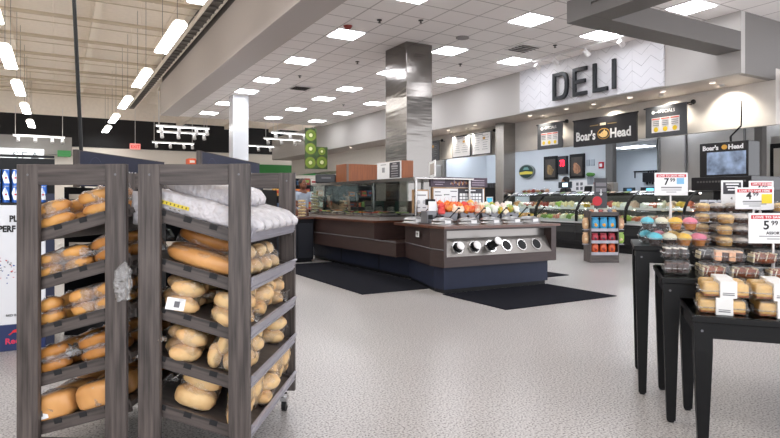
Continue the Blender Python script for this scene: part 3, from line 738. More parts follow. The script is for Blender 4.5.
for r_ in range(2):
    for c in range(8):
        lab = 'slim blue and silver drink can, %s row of the display, %s from right' % (('lower', 'upper')[r_], ORD[c])
        loc = (-.08-.062*c-.02, 5.42, 1.131+.130*r_)
        if t0 is None:
            t0 = thing('drink_can', lab, 'drink can', loc, 0, 'cans on the energy drink display')
            MB().cyl((0, 0, 0), (0, 0, .125), .027, seg=16).build('body', CB, t0, smooth=False)
            MB().cyl((0, 0, .125), (0, 0, .129), .024, seg=16).build('lid', CS, t0)
            MB().prism([(-.012, .02), (.024, .02), (.012, .075), (-.024, .075)], -.0285, -.0268).prism([(-.024, .075), (.012, .075), (0, .115), (-.012, .115)], -.0265, -.025).build('silver_panel', CS, t0)
            MB().cyl((0, -.0285, .062), (0, -.0295, .062), .008, seg=10).build('red_emblem', CR, t0)
        else: dup(t0, loc, label=lab)

# ---------------------------------------------------------------- dark gondolas and header panels behind the racks
def gondola(label, x, y, wd, dp, rz, h=1.25, strips=True):
    t = thing('display_shelf', label, 'shelf', (x, y, 0), rz)
    MB().span((0, 0, 0), (wd, dp, .12)).build('base', DARK, t)
    MB().span((0, dp/2-.02, .12), (wd, dp/2+.02, h)).build('back_panel', DARK, t)
    for z in (.34, .77, 1.18) if strips else (.5, 1.0):
        s = MB().span((.02, .02, z-.03), (wd-.02, dp/2-.02, z)).build('shelf_board', CHARP, t)
        MB().span((.02, .005, z-.025), (wd-.02, .018, z+.02)).build('price_rail', mat('price_rail_beige', 'B9AD9C', .5), s)
    for x_ in (0, wd-.04): MB().span((x_, .0, 0), (x_+.04, dp, h)).build('end_upright', DARK, t)
    return t
gondola('black shelving unit with beige price rails seen through the left bread rack', .13-.08, 5.58+.05, .50, 1.66, R(-34), h=1.26)
FG = mat('packet_dark', '2A2624', .5)
def header(label, txt, x, y, L, mirror=False):
    t = thing('header_panel', label, 'sign panel', (x, y, 1.26), R(-34))
    MB().span((-.02, 0, 0), (.02, .04, .32), bev=.002).build('end_post', WOODV, t)
    MB().span((-.012, .04, .01), (.012, L, .31)).build('panel', NAVYP, t)
    MB().span((-.014, .04, .31), (.014, L, .318)).build('top_trim', WOODV, t)
    if txt:
        MB().text(txt, face_m((.014, .85, .085), (0, 1, 0)), .125, .002).build('white_lettering', WPRINT, t)
    mb = MB(); mb.lathe((.013, .28, .17), [(.1, 0), (.104, .001), (.1, .002)], 24, rot=(0, R(90), 0)); mb.build('ring_print', mat('ring_blue', '3F465E', .5), t)
    return t
header('navy header panel with a grey wood end post rising behind the left bread rack', 'YOU', .13, 5.58, 1.62)
sh2 = gondola('black shelving unit hidden mostly behind the right bread rack', 1.06-.28, 5.16+.16, .56, 1.7, R(-34), h=1.26)
header('navy header panel with a grey wood end post rising behind the right bread rack', None, 1.06, 5.16, 1.75)

# far shelving seen above the racks and between them
def far_unit(label, x, y, wd, h, seed, rz=0, depth=.8, cat='shelf'):
    t = thing('store_shelf', label, cat, (x, y, 0), rz)
    MB().span((0, 0, 0), (wd, depth, .15)).build('base', DARK, t)
    MB().span((0, depth/2-.02, .15), (wd, depth/2+.02, h)).build('back_panel', DARK, t)
    for x_ in (0, wd-.05): MB().span((x_, 0, .0), (x_+.05, depth, h)).build('end_upright', DARK, t)
    q = random.Random(seed)
    z = .2
    while z < h-.1:
        MB().span((.05, .02, z-.025), (wd-.05, depth-.02, z)).build('shelf_board', FG, t)
        z += .36
    return t
PK = ['B8452C', 'D8D2C6', '4A6A8C', 'C99A4A', '6F8A3E', '8C3030', 'E6E2DA', '38404A', 'D2762E']
def packs(x, y, z, wd, n, seed, label, group, hmin=.12, hmax=.22, depth=.2, rz=0):
    q = random.Random(seed); step = wd/n
    for i in range(n):
        h = q.uniform(hmin, hmax); c = q.choice(PK)
        o = MB().span((-step*.42, 0, 0), (step*.42, depth, h), bev=.008).box((0, -.0005, h*.55), (step*.6, .002, h*.4), mi=1).build('grocery_packet', [flat(c), flat(PK[(i+3) % 9])])
        a = step*(i+.5); o.location = (x+a*math.cos(rz), y+a*math.sin(rz), z); o.rotation_euler = (0, 0, rz)
        tag(o, label % ORD[i % 12], 'packet', group)
far_unit('black store shelf far behind the racks with orange packets on top', 1.2, 12.7, 1.75, 1.90, 1)
for i in range(3):
    o = MB().span((0, 0, 0), (.16, .3, .14-.02*(i % 2)), bev=.01).box((.08, -.002, .07), (.1, .002, .05), mi=1).build('orange_packet', [flat('D8582C'), flat('E6DCD0')])
    o.location = (2.42+.18*i, 12.8, 1.902); tag(o, 'orange packet on top of the far black shelf, %s from the left' % ORD[i], 'packet', 'orange packets on the far shelf')
far_unit('low black produce shelf beyond the far post of the right rack', 3.0, 13.2, 2.6, 1.25, 2, rz=0)
for lv, z in enumerate((.2, .56, .92)):
    packs(3.1, 13.22, z+.001, 2.4, 10, 20+lv, 'small grocery packet on the '+('lowest', 'middle', 'top')[lv]+' board of the low black shelf, %s from left', 'packets on the low black shelf', depth=.3)
packs(3.1, 13.5, 1.252, 2.4, 10, 30, 'small grocery packet on top of the low black shelf, %s from the left', 'packets on the low black shelf', .1, .18)
far_unit('tall brown bakery shelf behind the person at the salad bar', 6.6, 17.6, 3.0, 1.86, 3)
for lv in range(4):
    packs(6.7, 17.62, .561+.36*lv, 2.8, 12, 40+lv, 'small bakery packet on the '+('lower', 'second', 'third', 'upper')[lv]+' board of the far brown shelf, %s from the left', 'packets on the far brown shelf', depth=.3)
# ---------------------------------------------------------------- floor mats
MATM = mat('mat_rubber', '14151D', 1, spec=.15, var=.12, vscale=40)
for lab, a, b in (('large dark floor mat along the side of the salad bar', (3.2, 6.22), (4.4, 9.75)), ('dark floor mat in front of the cup dispensers', (4.05, 4.6), (5.78, 5.74)), ('dark floor mat past the right end of the soup bar', (6.0, 6.25), (6.76, 8.4))):
    o = MB().span((a[0], a[1], .001), (b[0], b[1], .010), bev=.002).build('floor_mat', MATM); tag(o, lab, 'mat', 'dark floor mats')

# ---------------------------------------------------------------- island: soup bar (near) and salad bar (far)
t = thing('soup_bar', 'dark brown soup bar with cup dispensers in its steel front, near end of the island', 'food bar', (4.03, 5.68, 0))
def prism_xy(poly, z0, z1, m, name, par):
    return MB().prism(poly, z0, z1, 'xy').build(name, m, par)
prism_xy([(.0, .2605), (.0, .30), (.30, 1.38), (1.87, 1.38), (1.87, .1605), (.1005, .1605), (.1005, .2605)], .33, .80, BROWN, 'cabinet_body', t)
prism_xy([(0, 0), (0, .26), (.0995, .26), (.0995, .17), (.04, .17), (.04, 0)], .33, .80, BROWN, 'corner_post', t)
MB().span((.0405, .0, .33), (1.87, .16, .455)).span((1.78, .0, .455), (1.87, .16, .80)).span((.0405, .0, .775), (1.78, .16, .80)).build('front_frame', BROWN, t)
prism_xy([(.06, .09), (.06, .3), (.36, 1.38), (1.80, 1.38), (1.80, .09)], .05, .33, NAVY, 'base_panel', t)
prism_xy([(.08, .11), (.08, .3), (.38, 1.36), (1.77, 1.36), (1.77, .11)], 0, .05, DARK, 'toe_kick', t)
prism_xy([(-.03, -.05), (-.03, .30), (.12, 1.40), (1.90, 1.40), (1.90, -.05)], .80, .832, BROWNT, 'counter_top', t)
# bumper rail along the left side
MB().cyl((-.012, .27, .545), (.285, 1.36, .545), .007, seg=8).cyl((-.010, 0, .545), (-.010, .27, .545), .007, seg=8).build('bumper_rail', mat('rail_grey', '707074', .45, metal=.5), t)
MB().box((.91, .06, .56), (1.735, .02, .24), rot=(R(-28), 0, 0)).build('dispenser_panel', mat('panel_steel', '8F8B87', .3, metal=.9), t)
MB().span((.042, .135, .655), (1.778, .158, .775)).build('upper_panel', mat('panel_steel'), t)
RIN = mat('dispenser_ring', 'C9C9C7', .2, metal=.9)
nrm = Vector((0, -math.cos(R(28)), math.sin(R(28))))
for k in range(6):
    c = Vector((.235+.262*k, .052, .555))
    r0 = MB().cyl(c, c+nrm*.016, .082, seg=28).build('dispenser_ring', RIN, t)
    MB().cyl(c+nrm*.0, c+nrm*.018, .066, seg=24).build('dispenser_hole', DARK, r0)
for k, ext in ((0, .055), (1, .05), (2, .15)):
    c = Vector((4.03+.235+.262*k, 5.68+.052, .555))+nrm*.02
    t2 = thing('cup', ('white capped black foam cup in the first dispenser hole from the left', 'white capped black foam cup in the second dispenser hole', 'tall black foam cup sticking far out of the third dispenser hole')[k], 'cup', c, 0, 'cups in the dispensers')
    MB().cyl((0, 0, 0), nrm*ext, .048, .05, seg=22).build('cup_sleeve', DARK, t2)
    MB().cyl(nrm*ext, nrm*(ext+.012), .053, seg=22).cyl(nrm*(ext+.012), nrm*(ext+.02), .044, seg=22).build('cup_base', WHITEG, t2)
o = MB().box((4.185, 6.42-.02, .70), (.005, .13, .075), rot=(0, 0, R(-15)), mi=0).build('price_tag', WPRINT); o.location = (-.072, 0, 0)
MB().box((4.18, 6.40, .712), (.005, .07, .012), rot=(0, 0, R(-15))).box((4.18, 6.40, .69), (.005, .03, .014), rot=(0, 0, R(-15))).build('tag_print', BLACKP, o)
tag(o, 'small white price tag on the brown left side of the soup bar', 'price tag')

t = thing('salad_bar', 'long dark brown salad bar with a glass sneeze guard behind the soup bar', 'food bar', (4.2, 7.1, 0))
MB().span((0, .001, .33), (1.85, 3.65, .53)).build('lower_body', BROWN, t)
MB().span((0, .66, .53), (1.85, 3.65, .80)).span((.55, .001, .53), (1.85, .66, .80)).build('upper_body', BROWN, t)
MB().span((.22, .001, .05), (1.7, 3.6, .33)).build('base_panel', NAVY, t)
mb = MB()
for y in (.9, 2.3): mb.span((.215, y, .05), (.22, y+.012, .33))
mb.build('panel_seam', DARK, t)
MB().span((.24, .02, 0), (1.68, 3.58, .05)).build('toe_kick', DARK, t)
MB().span((-.05, .62, .80), (1.9, 3.7, .832)).span((.5, .03, .80), (1.9, .62, .832)).build('counter_top', BROWNT, t)
MB().cyl((-.008, 0, .545), (-.008, 3.65, .545), .007, seg=8).build('bumper_rail', mat('rail_grey', '707074', .45, metal=.5), t)
w_ = MB().span((.12, .70, .833), (1.2, 3.6, .90)).build('cold_well', mat('well_light_steel', 'B8B4B0', .35, metal=.4), t)
MB().span((.10, .68, .885), (1.22, 3.62, .905), bev=.004).build('well_rim', STEEL, w_)
cn = MB().span((.2, -.2, 1.45), (1.25, 3.62, 1.475), bev=.004).span((.19, -.2, 1.425), (.2, 3.62, 1.475)).build('guard_canopy', STEEL, t)
MB().prism([(.20, .98), (.205, 1.448), (.211, 1.448), (.206, .98)], .0, 3.58, 'xz').build('front_glass', FRONTG, t)
MB().span((.16, 3.585, .95), (1.2, 3.591, 1.44)).build('end_glass', GLASS, t)
for (x, y) in ((.24, 3.6), (.24, 1.15), (.24, -.15), (1.2, 3.6), (1.2, 1.15), (1.2, -.15)): MB().cyl((x, y, .905 if y > .6 else .832), (x, y, 1.45), .022, seg=12).build('guard_post', STEEL, t)
PAN = mat('pan_steel', 'BDBDBB', .25, metal=.9)
FOODC = [('black olives', '2A2622'), ('green lettuce', '7FA63C'), ('yellow corn', 'D8B84A'), ('red tomatoes', 'A83A2A'), ('dark beets', '3A1E28'), ('green cucumber', '8CB060'), ('orange carrot', 'D0742A'), ('white cheese', 'DED8C4')]
def pan_thing(nm, lab, cat, group, x, y, z, w, d, h, colr, rz=0, m=PAN, seed=0, cubes=5, fill=.8):
    t = thing(nm, lab, cat, (x, y, z), rz, group)
    th_ = .006
    MB().span((-w/2, -d/2, 0), (w/2, d/2, .004)).span((-w/2, -d/2, 0), (-w/2+th_, d/2, h)).span((w/2-th_, -d/2, 0), (w/2, d/2, h)).span((-w/2, -d/2, 0), (w/2, -d/2+th_, h)).span((-w/2, d/2-th_, 0), (w/2, d/2, h)).build('pan', m, t)
    q = random.Random(seed)
    mb = MB()
    mb.ell((0, 0, h*.35), (w*.46, d*.46, h*fill), rough=.35, rs=seed, seg=14, rings=8, sq=.4)
    for k in range(cubes): mb.ell((q.uniform(-.3, .3)*w, q.uniform(-.3, .3)*d, h*(.35+fill*.75)), (w*q.uniform(.1, .2), d*q.uniform(.12, .2), h*.3), rough=.3, rs=seed+k, seg=8, rings=5, mi=q.choice((0, 1)))
    c2 = colr
    mb.build('food', [flat(colr, var=.25, vs=30), flat(FOODC[(seed*3+1) % 8][1])], t, smooth=True)
    return t
for k in range(8):
    for r_ in range(2):
        nm_, c_ = FOODC[(k*3+r_*5) % 8]
        pan_thing('salad_pan', 'steel pan of %s in the salad bar, %s row, %s from near end' % (nm_, ('front', 'back')[r_], ORD[k]), 'food pan', 'pans in the salad bar', 4.2+.30+.36*r_, 7.1+.86+.33*k, .906, .30, .28, .035, c_, seed=k*2+r_, fill=.9)
# tongs / black utensils
for k in range(3):
    y = 8.3+.75*k
    o = MB().cyl((4.40, y, .955), (4.44, y+.34, .975), .009, seg=8).cyl((4.43, y, .955), (4.46, y+.34, .975), .009, seg=8).ell((4.415, y-.03, .955), (.028, .05, .012)).build('serving_tongs', DARK)
    tag(o, 'black serving tongs lying across the salad bar pans, %s from the near end' % ORD[k], 'tongs', 'serving tongs on the salad bar')
# back merchandiser behind the glass
t = thing('back_counter', 'counter with dark green and brown panels standing behind the salad bar glass', 'counter', (5.62, 8.3, .832))
for k in range(6):
    MB().span((0, .42*k, 0), (.2, .42*k+.415, .30)).build('panel', (mat('deep_green_panel', '3A5E54', .4), mat('brown_panel', '57463F', .4))[k % 2], t)
for k in range(5):
    o = thing('dressing_jar', 'round pale dressing jar before green panels behind the salad bar, %s from near end' % ORD[k], 'jar', (5.5, 8.6+.45*k, .832), 0, 'dressing jars')
    MB().lathe((0, 0, 0), [(0, 0), (.06, .005), (.075, .08), (.07, .16), (.05, .19), (.0, .19)], 18).build('jar_body', mat('jar_pale', 'CFCBBE', .3), o, smooth=True)
    MB().cyl((0, 0, .19), (0, 0, .215), .052, seg=16).build('jar_lid', DARK, o)
for k in range(5):
    for z in range(2):
        o = MB().span((0, 0, 0), (.28, .16, .10), bev=.008).build('tan_carton', mat('carton_tan', 'C6A878', .6, var=.08)); o.location = (5.52, 7.25+.18*k, .833+.101*z)
        tag(o, 'tan carton behind the sneeze guard post, %s from the near end, %s layer' % (ORD[k], ('lower', 'upper')[z]), 'carton', 'tan cartons behind the sneeze guard')
o = thing('potted_herb', 'small bright green herb in a pot right of the sneeze guard post', 'plant', (4.98, 7.05, .832+.0))
MB().lathe((0, 0, 0), [(0, 0), (.04, 0), (.05, .28), (0, .28)], 16).build('pot', DARK, o, smooth=True)
mb = MB(); q = random.Random(5)
for k in range(26):
    a = q.uniform(0, 6.28); mb.ell((.05*math.cos(a)*q.random(), .05*math.sin(a)*q.random(), .31+.1*q.random()), (.03, .02, .008), rot=(q.uniform(-1, 1), q.uniform(-1, 1), a), seg=8, rings=4)
mb.build('leaves', mat('bright_leaf', '4FB03A', .5, var=.15), o)
# wooden cabinet and menus on the canopy
t = thing('wood_cabinet', 'orange-brown wooden cabinet standing above the far end of the salad bar', 'cabinet', (5.0, 10.4, 1.476))
MB().span((0, 0, 0), (.72, .5, .40), bev=.003).build('cabinet_body', ORANGEWOOD, t)
MB().span((.0, -.004, 0), (.05, 0, .40)).build('corner_strip', mat('strip_grey', '6F5A4C', .4), t)
MB().span((0.05, .5, .0), (.67, .505, .38)).build('cabinet_back', ORANGEWOOD, t)
t = thing('menu_box', 'wood-sided menu box with white and charcoal halves on top of the salad bar guard', 'menu board', (4.6, 7.62, 1.476))
MB().span((.006, 0, 0), (.22, .78, .29), bev=.003).build('wood_box', ORANGEWOOD, t)
fp = MB().span((0, .005, .008), (.006, .775, .285)).build('white_sheet', WPRINT, t)
MB().span((-.002, .04, .025), (0, .36, .27)).build('charcoal_sheet', CHARP, fp)
mb = MB()
for k, (w0, h0) in enumerate(((.12, .02), (.2, .03), (.18, .02), (.22, .012), (.22, .012), (.2, .012))): mb.box((-.0035, .20, .245-.038*k), (.002, w0, h0))
mb.build('white_lines', mat('pale_line', 'A9A6AA', .6), fp)
mb = MB().box((-.002, .56, .16), (.002, .09, .08)).box((-.002, .56, .245), (.002, .18, .012)); mb.build('grey_lines', mat('line_grey', 'A2A4A8', .6), fp)
o = MB().box((4.75, 6.98, 1.476+.125), (.012, .15, .25), rot=(R(-12), R(8), 0)).box((4.741, 6.985, 1.60), (.004, .10, .17), rot=(R(-12), R(8), 0), mi=1).build('leaning_card', [WPRINT, mat('card_grey', 'A69E96', .6)])
tag(o, 'white card leaning in a holder beside the wooden menu box', 'card')
# menu boards on the soup bar
def board(lab, x, y, w, h, z, calendar=False):
    t = thing('menu_board', lab, 'menu board', (x, y, z))
    MB().span((0, 0, 0), (w, .05, h), bev=.004).build('wood_frame', BEIGEWOOD, t)
    MB().span((.02, -.004, .015), (w-.02, 0, h-.02)).build('white_sheet', WPRINT, t)
    return t
b = board('small wood-framed white notice board at the left of the soup bar menu boards', 4.42, 6.98, .26, .34, .96)
mb = MB().box((.13, -.006, .26), (.16, .002, .014))
for (cx, cz) in ((.08, .16), (.18, .16)): mb.cyl((cx, -.005, cz), (cx, -.007, cz), .03, seg=16, mi=1)
mb.box((.08, -.006, .08), (.06, .002, .01)); mb.box((.18, -.006, .08), (.06, .002, .01)); mb.build('printed_lines', [GREYP, mat('pale_grey_print', 'C4C4C6', .6)], b)
b = board('wide wood-framed menu board with a calendar grid on its right half over the soup bar', 4.76, 7.0, .98, .36, .98, True)
cp = MB().span((.46, -.008, .01), (.93, -.004, .345)).build('calendar_sheet', CHARP, b)
mb = MB()
for i in range(7):
    for j in range(5): mb.box((.515+.06*i, -.009, .05+.05*j), (.05, .002, .04))
mb.box((.69, -.009, .315), (.2, .002, .016)); mb.build('calendar_cells', WPRINT, cp)
mb = MB()
for (x, z, w0) in ((.09, .29, .1), (.38, .3, .12), (.1, .24, .12), (.25, .25, .1), (.38, .22, .08)): mb.box((x, -.006, z), (w0, .002, .012), mi=0)
for x in (.10, .25, .38): mb.cyl((x, -.005, .17), (x, -.007, .17), .045, seg=18, mi=1).cyl((x, -.0055, .175), (x, -.0075, .175), .04, seg=18, mi=2)
mb.build('printed_marks', [GREYP, mat('pink_print', 'D88A94', .6), WPRINT], b)
t = thing('soup_banner', 'dark purple banner with pale lettering and bowls pictured, above the wide soup menu board', 'banner', (4.72, 6.99, 1.345))
MB().span((0, 0, 0), (1.06, .04, .145), bev=.003).build('banner_board', mat('banner_purple', '4A3A48', .5), t)
mb = MB(); q = random.Random(4)
for k in range(16): mb.box((.36+.022*k, -.003, .06+q.uniform(-.02, .02)), (.016, .002, q.uniform(.02, .06)), mi=k % 3)
for k in range(3): mb.box((.15, -.003, .035+.034*k), (.2 if k else .14, .002, .01), mi=0)
for k in range(3): mb.box((.88, -.003, .035+.034*k), (.24, .002, .01), mi=0)
mb.build('banner_print', [mat('pale_lilac', 'B8A8B8', .6), mat('tan_print', 'D2A878', .6), mat('brown_print', '9C5A48', .6)], t)
# soup wells with lids and ladles
for k, (x, y) in enumerate([(4.28, 6.75), (4.36, 6.18), (4.72, 6.10), (5.10, 6.10), (5.47, 6.10), (5.82, 6.12)]):
    lab = 'round steel soup kettle with a shiny lid on the soup bar, %s from the left' % ORD[k]
    if k == 0:
        s0 = thing('soup_kettle', lab, 'soup kettle', (x, y, .832), 0, 'soup kettles on the soup bar')
        MB().lathe((0, 0, 0), [(.165, 0), (.17, .012), (.14, .02), (.14, .045), (.15, .05), (.0, .05)], 28).build('kettle_rim', mat('kettle_steel', 'A2A2A2', .28, metal=1), s0, smooth=True)
        ld = MB().lathe((0, 0, .05), [(.145, 0), (.14, .012), (.09, .035), (0, .045)], 28).build('lid', mat('kettle_steel'), s0, smooth=True)
        MB().cyl((0, 0, .09), (0, 0, .115), .018, seg=12).build('lid_knob', DARK, ld)
        ho = MB().cyl((.07, -.04, .07), (.16, -.12, .20), .007, seg=8).ell((.17, -.13, .21), (.02, .02, .012)).build('ladle', DARK, s0)
        MB().box((-.02, -.15, .035), (.09, .004, .04)).build('soup_label', WPRINT, s0)
    else: dup(s0, (x, y, .832), label=lab)
# grey crocks with snack packets
CR_ = mat('crock_grey', '7E7E82', .35, metal=.4)
for k, (x, fill) in enumerate([(4.62, 'orange and red snack packets'), (5.0, 'red and white snack packets'), (5.38, 'green and white snack packets'), (5.74, 'green and cream snack packets')]):
    t = thing('snack_bin', 'grey bin holding %s on the soup bar' % fill, 'bin', (x, 6.52, .832))
    MB().prism([(-.15, .03), (.15, .03), (.17, .15), (-.17, .15)], -.10, .12, 'xz').build('bin_body', CR_, t)
q = random.Random(12)
for k in range(40):
    x = 4.52+.034*k; x += q.uniform(-.015, .015); row = k % 3
    c = q.choice(['E0542A', 'D83A22', 'E88A3A', 'F0D8C0', 'D84A4A']) if x < 5.05 else (q.choice(['E8A070', 'F0E0D4', 'D85A3A', 'E0A050']) if x < 5.3 else q.choice(['5AA046', '8CC070', 'F0F0E6', 'E6D2C8', 'E8E4DC']))
    h = .10 if x < 5.1 else .05
    o = MB().ell((0, 0, 0), (.055, .026, .05), sq=.5, rough=.55, rs=k).build('snack_packet', mat('packet_print_'+c, c, .3, col2=q.choice(['F2A23A', 'E8B070', 'D83A22', c] if x < 5.05 else ['F0D8B0', 'F2B23A', c, 'D8D8C0']), vscale=22, bump=.4, bscale=40), smooth=True)
    o.location = (x, 6.42+.06*row, .995+.03*row+q.uniform(0, h*.5)); o.rotation_euler = (R(q.uniform(-35, 5)), R(q.uniform(-25, 25)), R(q.uniform(-30, 30)))
    tag(o, 'small %s snack packet heaped in the grey bins on the soup bar' % ('orange or red' if x < 5.05 else ('peach' if x < 5.3 else 'green or cream')), 'snack packet', ('orange' if x < 5.05 else ('peach' if x < 5.3 else 'green'))+' snack packets in the bins')
# black crock with sign at left
t = thing('cracker_dispenser', 'grey dispenser with a white card and black top left of the orange packets', 'dispenser', (4.36, 6.48, .832))
MB().span((-.08, -.06, 0), (.08, .10, .17), bev=.01).build('dispenser_body', CR_, t)
MB().span((-.06, -.068, .17), (.06, -.06, .30)).build('white_card', WPRINT, t)
MB().span((-.055, -.06, .25), (.055, .03, .33), bev=.008).build('black_top', DARK, t)
MB().ell((.10, -.09, .07), (.075, .05, .045)).build('black_scoop', DARK, t, smooth=True)
MB().box((-.03, -.065, .09), (.07, .006, .06)).build('front_label', DARK, t)
# black cabinet at the far left of the salad bar and clear boxes
t = thing('black_cabinet', 'black cabinet standing at the far left end of the salad bar', 'cabinet', (3.2, 10.0, 0))
MB().span((0, 0, .04), (.93, .75, .80), bev=.004).build('cabinet_body', CASEB, t)
MB().span((-.02, -.03, .80), (.94, .77, .832)).build('counter_top', BROWNT, t)
MB().span((.02, .02, 0), (.9, .7, .04)).build('toe_kick', DARK, t)
for k in range(3): MB().span((.62*0+.03+.3*k, -.006, .08), (.31+.3*k, 0, .72)).build('door', mat('door_black', '22242B', .35), t)
for s, (x, y, c, n) in enumerate([(3.98, 10.2, 'C9AC74', 6), (4.36, 10.5, '7C7A4A', 6)]):
    for k in range(n):
        tt = thing('clear_box', 'clear box of %s food, %s from the bottom, stacked at the salad bar\'s far end' % (('tan', 'olive')[s], ORD[k]), 'food box', (x, y, .833+(.075 if s else 0)+.055*k), R(-20), 'clear boxes stacked at the salad bar end')
        MB().span((-.085, -.07, 0), (.085, .07, .052), bev=.006).build('plastic_shell', SHELL, tt)
        MB().ell((0, 0, .024), (.074, .058, .021), sq=.5, rough=.2, rs=k).build('food', flat(c, var=.2), tt)
t = thing('scale_display', 'wide black display unit rising behind the glass guard at the far left', 'display', (4.95, 11.35, 0))
MB().cyl((0, 0, 0), (0, 0, 1.5), .03).cyl((0, 0, 0), (0, 0, .03), .15).build('stand', DARK, t)
MB().box((.02, 0, 1.6), (.44, .2, .19), rot=(0, 0, R(-25)), bev=.03).build('housing', mat('housing_black', '26272B', .35), t)
MB().box((-.02, -.105, 1.62), (.2, .004, .03), rot=(0, 0, R(-25))).build('pale_lettering', GREYP, t)

# ---------------------------------------------------------------- deli display cases
FC = ['E8D8A8', 'D9A066', 'C86A4A', 'F0E6CE', '9DBB52', 'D8B23C', 'B4483A', 'E8C8B0', '7A9A44', 'C88A3A', 'F2F0E6', 'A86048', 'E0C050', 'D88C7C']
FN = ['cream salad', 'tan roast', 'red ham', 'white cheese', 'green salad', 'yellow cheese', 'dark red meat', 'pink turkey', 'leafy greens', 'orange cheddar', 'white dip', 'brown roast beef', 'yellow mustard salad', 'pale pink ham']
CTUBE = mat('case_lamp', 'FFFFFF', .4, emit='FFFAF0', estr=4)
cw = 1.325
WR = ['leftmost', 'second', 'third', 'rightmost']
proto = None
for ci in range(4):
    y1 = 12.08-cw*(ci+1)
    lab = 'black curved-glass deli display case, %s of the row of four' % (WR[ci] if ci in (0, 3) else WR[ci]+' from the left')
    if proto is None:
        t = proto = thing('deli_case', lab, 'display case', (10.45, y1, 0), 0, 'curved glass deli cases')
        MB().span((.1, 0, 0), (1.1, cw, .12)).build('plinth', DARK, t)
        MB().prism([(.08, .12), (-.02, .22), (-.05, .40), (-.02, .56), (.02, .62), (1.12, .62), (1.12, .12)], .004, cw-.004, 'xz').build('base_body', CASEB, t)
        MB().cyl((-.055, .01, .60), (-.055, cw-.01, .60), .022, seg=10).build('front_bumper', DARK, t)
        MB().span((.04, .01, .62), (1.05, cw-.01, .66)).build('deck', mat('deck_grey', '8A8C8E', .4), t)
        MB().span((.02, .01, .62), (.04, cw-.01, .70)).build('deck_rail', WHITEG, t)
        MB().span((1.05, .01, .62), (1.12, cw-.01, 1.30)).build('back_panel', mat('case_back', '5A5C5E', .4), t)
        cp_ = MB().prism([(.40, 1.30), (.52, 1.345), (1.14, 1.345), (1.14, 1.30)], .004, cw-.004, 'xz').build('canopy', DARK, t)
        m1 = MB(); q = random.Random(9)
        for k in range(7):
            m1.box((.455, .12+.185*k, 1.330), (.10, .15 if k in (0, 6) else .11, .004), rot=(0, R(-20.5), 0), mi=(0 if k in (0, 6) else 1+k % 3))
        m1.build('label_strip', [WPRINT, mat('strip_tan', 'A89684', .6), mat('strip_green', '6E8A48', .6), mat('strip_grey2', '8E9296', .6)], cp_)
        MB().cyl((.62, .04, 1.285), (.62, cw-.04, 1.285), .012, seg=10).build('lamp_tube', CTUBE, t); MB().span((.50, .01, 1.245), (.51, cw-.01, 1.30)).build('valance', DARK, t)
        sh = MB().span((.32, .02, .955), (1.04, cw-.02, .97)).build('middle_shelf', GLASS, t)
        MB().span((.300, .02, .93), (.318, cw-.02, .985)).build('shelf_price_rail', WHITEG, sh)
        MB().cyl((.36, .04, .94), (.36, cw-.04, .94), .010, seg=8).build('shelf_lamp_tube', CTUBE, sh)
        pr = [(-.02, .66), (-.025, .80), (.02, .98), (.12, 1.14), (.26, 1.25), (.42, 1.305)]
        g_ = MB()
        for (a, b) in zip(pr, pr[1:]): g_.poly([(a[0], .02, a[1]), (b[0], .02, b[1]), (b[0], cw-.02, b[1]), (a[0], cw-.02, a[1])])
        bmesh.ops.remove_doubles(g_.bm, verts=g_.bm.verts, dist=.0005)
        g_.build('curved_glass', GLASS, t, smooth=True)
        for yy in (0, cw-.02):
            inn = [(a+.05, b-.01) for a, b in pr[::-1]]
            ar = MB().prism([(a-.012, b) for a, b in pr]+inn, yy, yy+.02, 'xz').build('end_arm', DARK, t)
    else: dup(proto, (10.45, y1, 0), label=lab)
    q = random.Random(ci+50)
    for lvl, (n, x0, z0, dd) in enumerate(((6, .22, .661, .34), (6, .48, .971, .26), (6, .66, .661, .34))):
        for k in range(n):
            c = q.randrange(14); ww = (cw-.1)/n
            y = y1+.05+ww*(k+.5)
            lab = 'tray of %s, %s, %s, %s from right' % (FN[c], ('leftmost deli case', 'second deli case from left', 'third deli case from left', 'rightmost deli case')[ci], ('lower deck front', 'glass shelf', 'lower deck back')[lvl], ORD[k])
            tt = thing('deli_tray', lab, 'deli tray', (10.45+x0, y, z0), 0, 'trays in the deli cases')
            MB().span((-dd/2, -ww*.47, 0), (dd/2, ww*.47, .012), bev=.003).build('tray', WHITEG if (k+ci) % 3 else DARK, tt)
            mb = MB()
            kind = q.randrange(3)
            if kind == 0: mb.ell((0, 0, .045), (dd*.45, ww*.46, .10), rough=.45, rs=k+ci, sq=.3)
            elif kind == 1:
                for a in range(3): mb.ell((-dd*.28+a*dd*.28, q.uniform(-.01, .01), .05), (dd*.17, ww*.44, .075), rough=.3, rs=a+k, seg=10, rings=7)
            else:
                for a in range(4): mb.ell(((a % 2-.5)*dd*.45, (a//2-.5)*ww*.45, .05), (dd*.24, ww*.24, .085), rough=.4, rs=a*3+k, seg=10, rings=6)
            mb.build('food', flat(FC[c], .4, .2, 18), tt, smooth=True)
            if lvl == 0 or lvl == 1:
                MB().box((-dd/2+.0, 0, .03), (.003, ww*.5, .045), rot=(0, R(-15), 0)).build('price_card', WPRINT, tt)

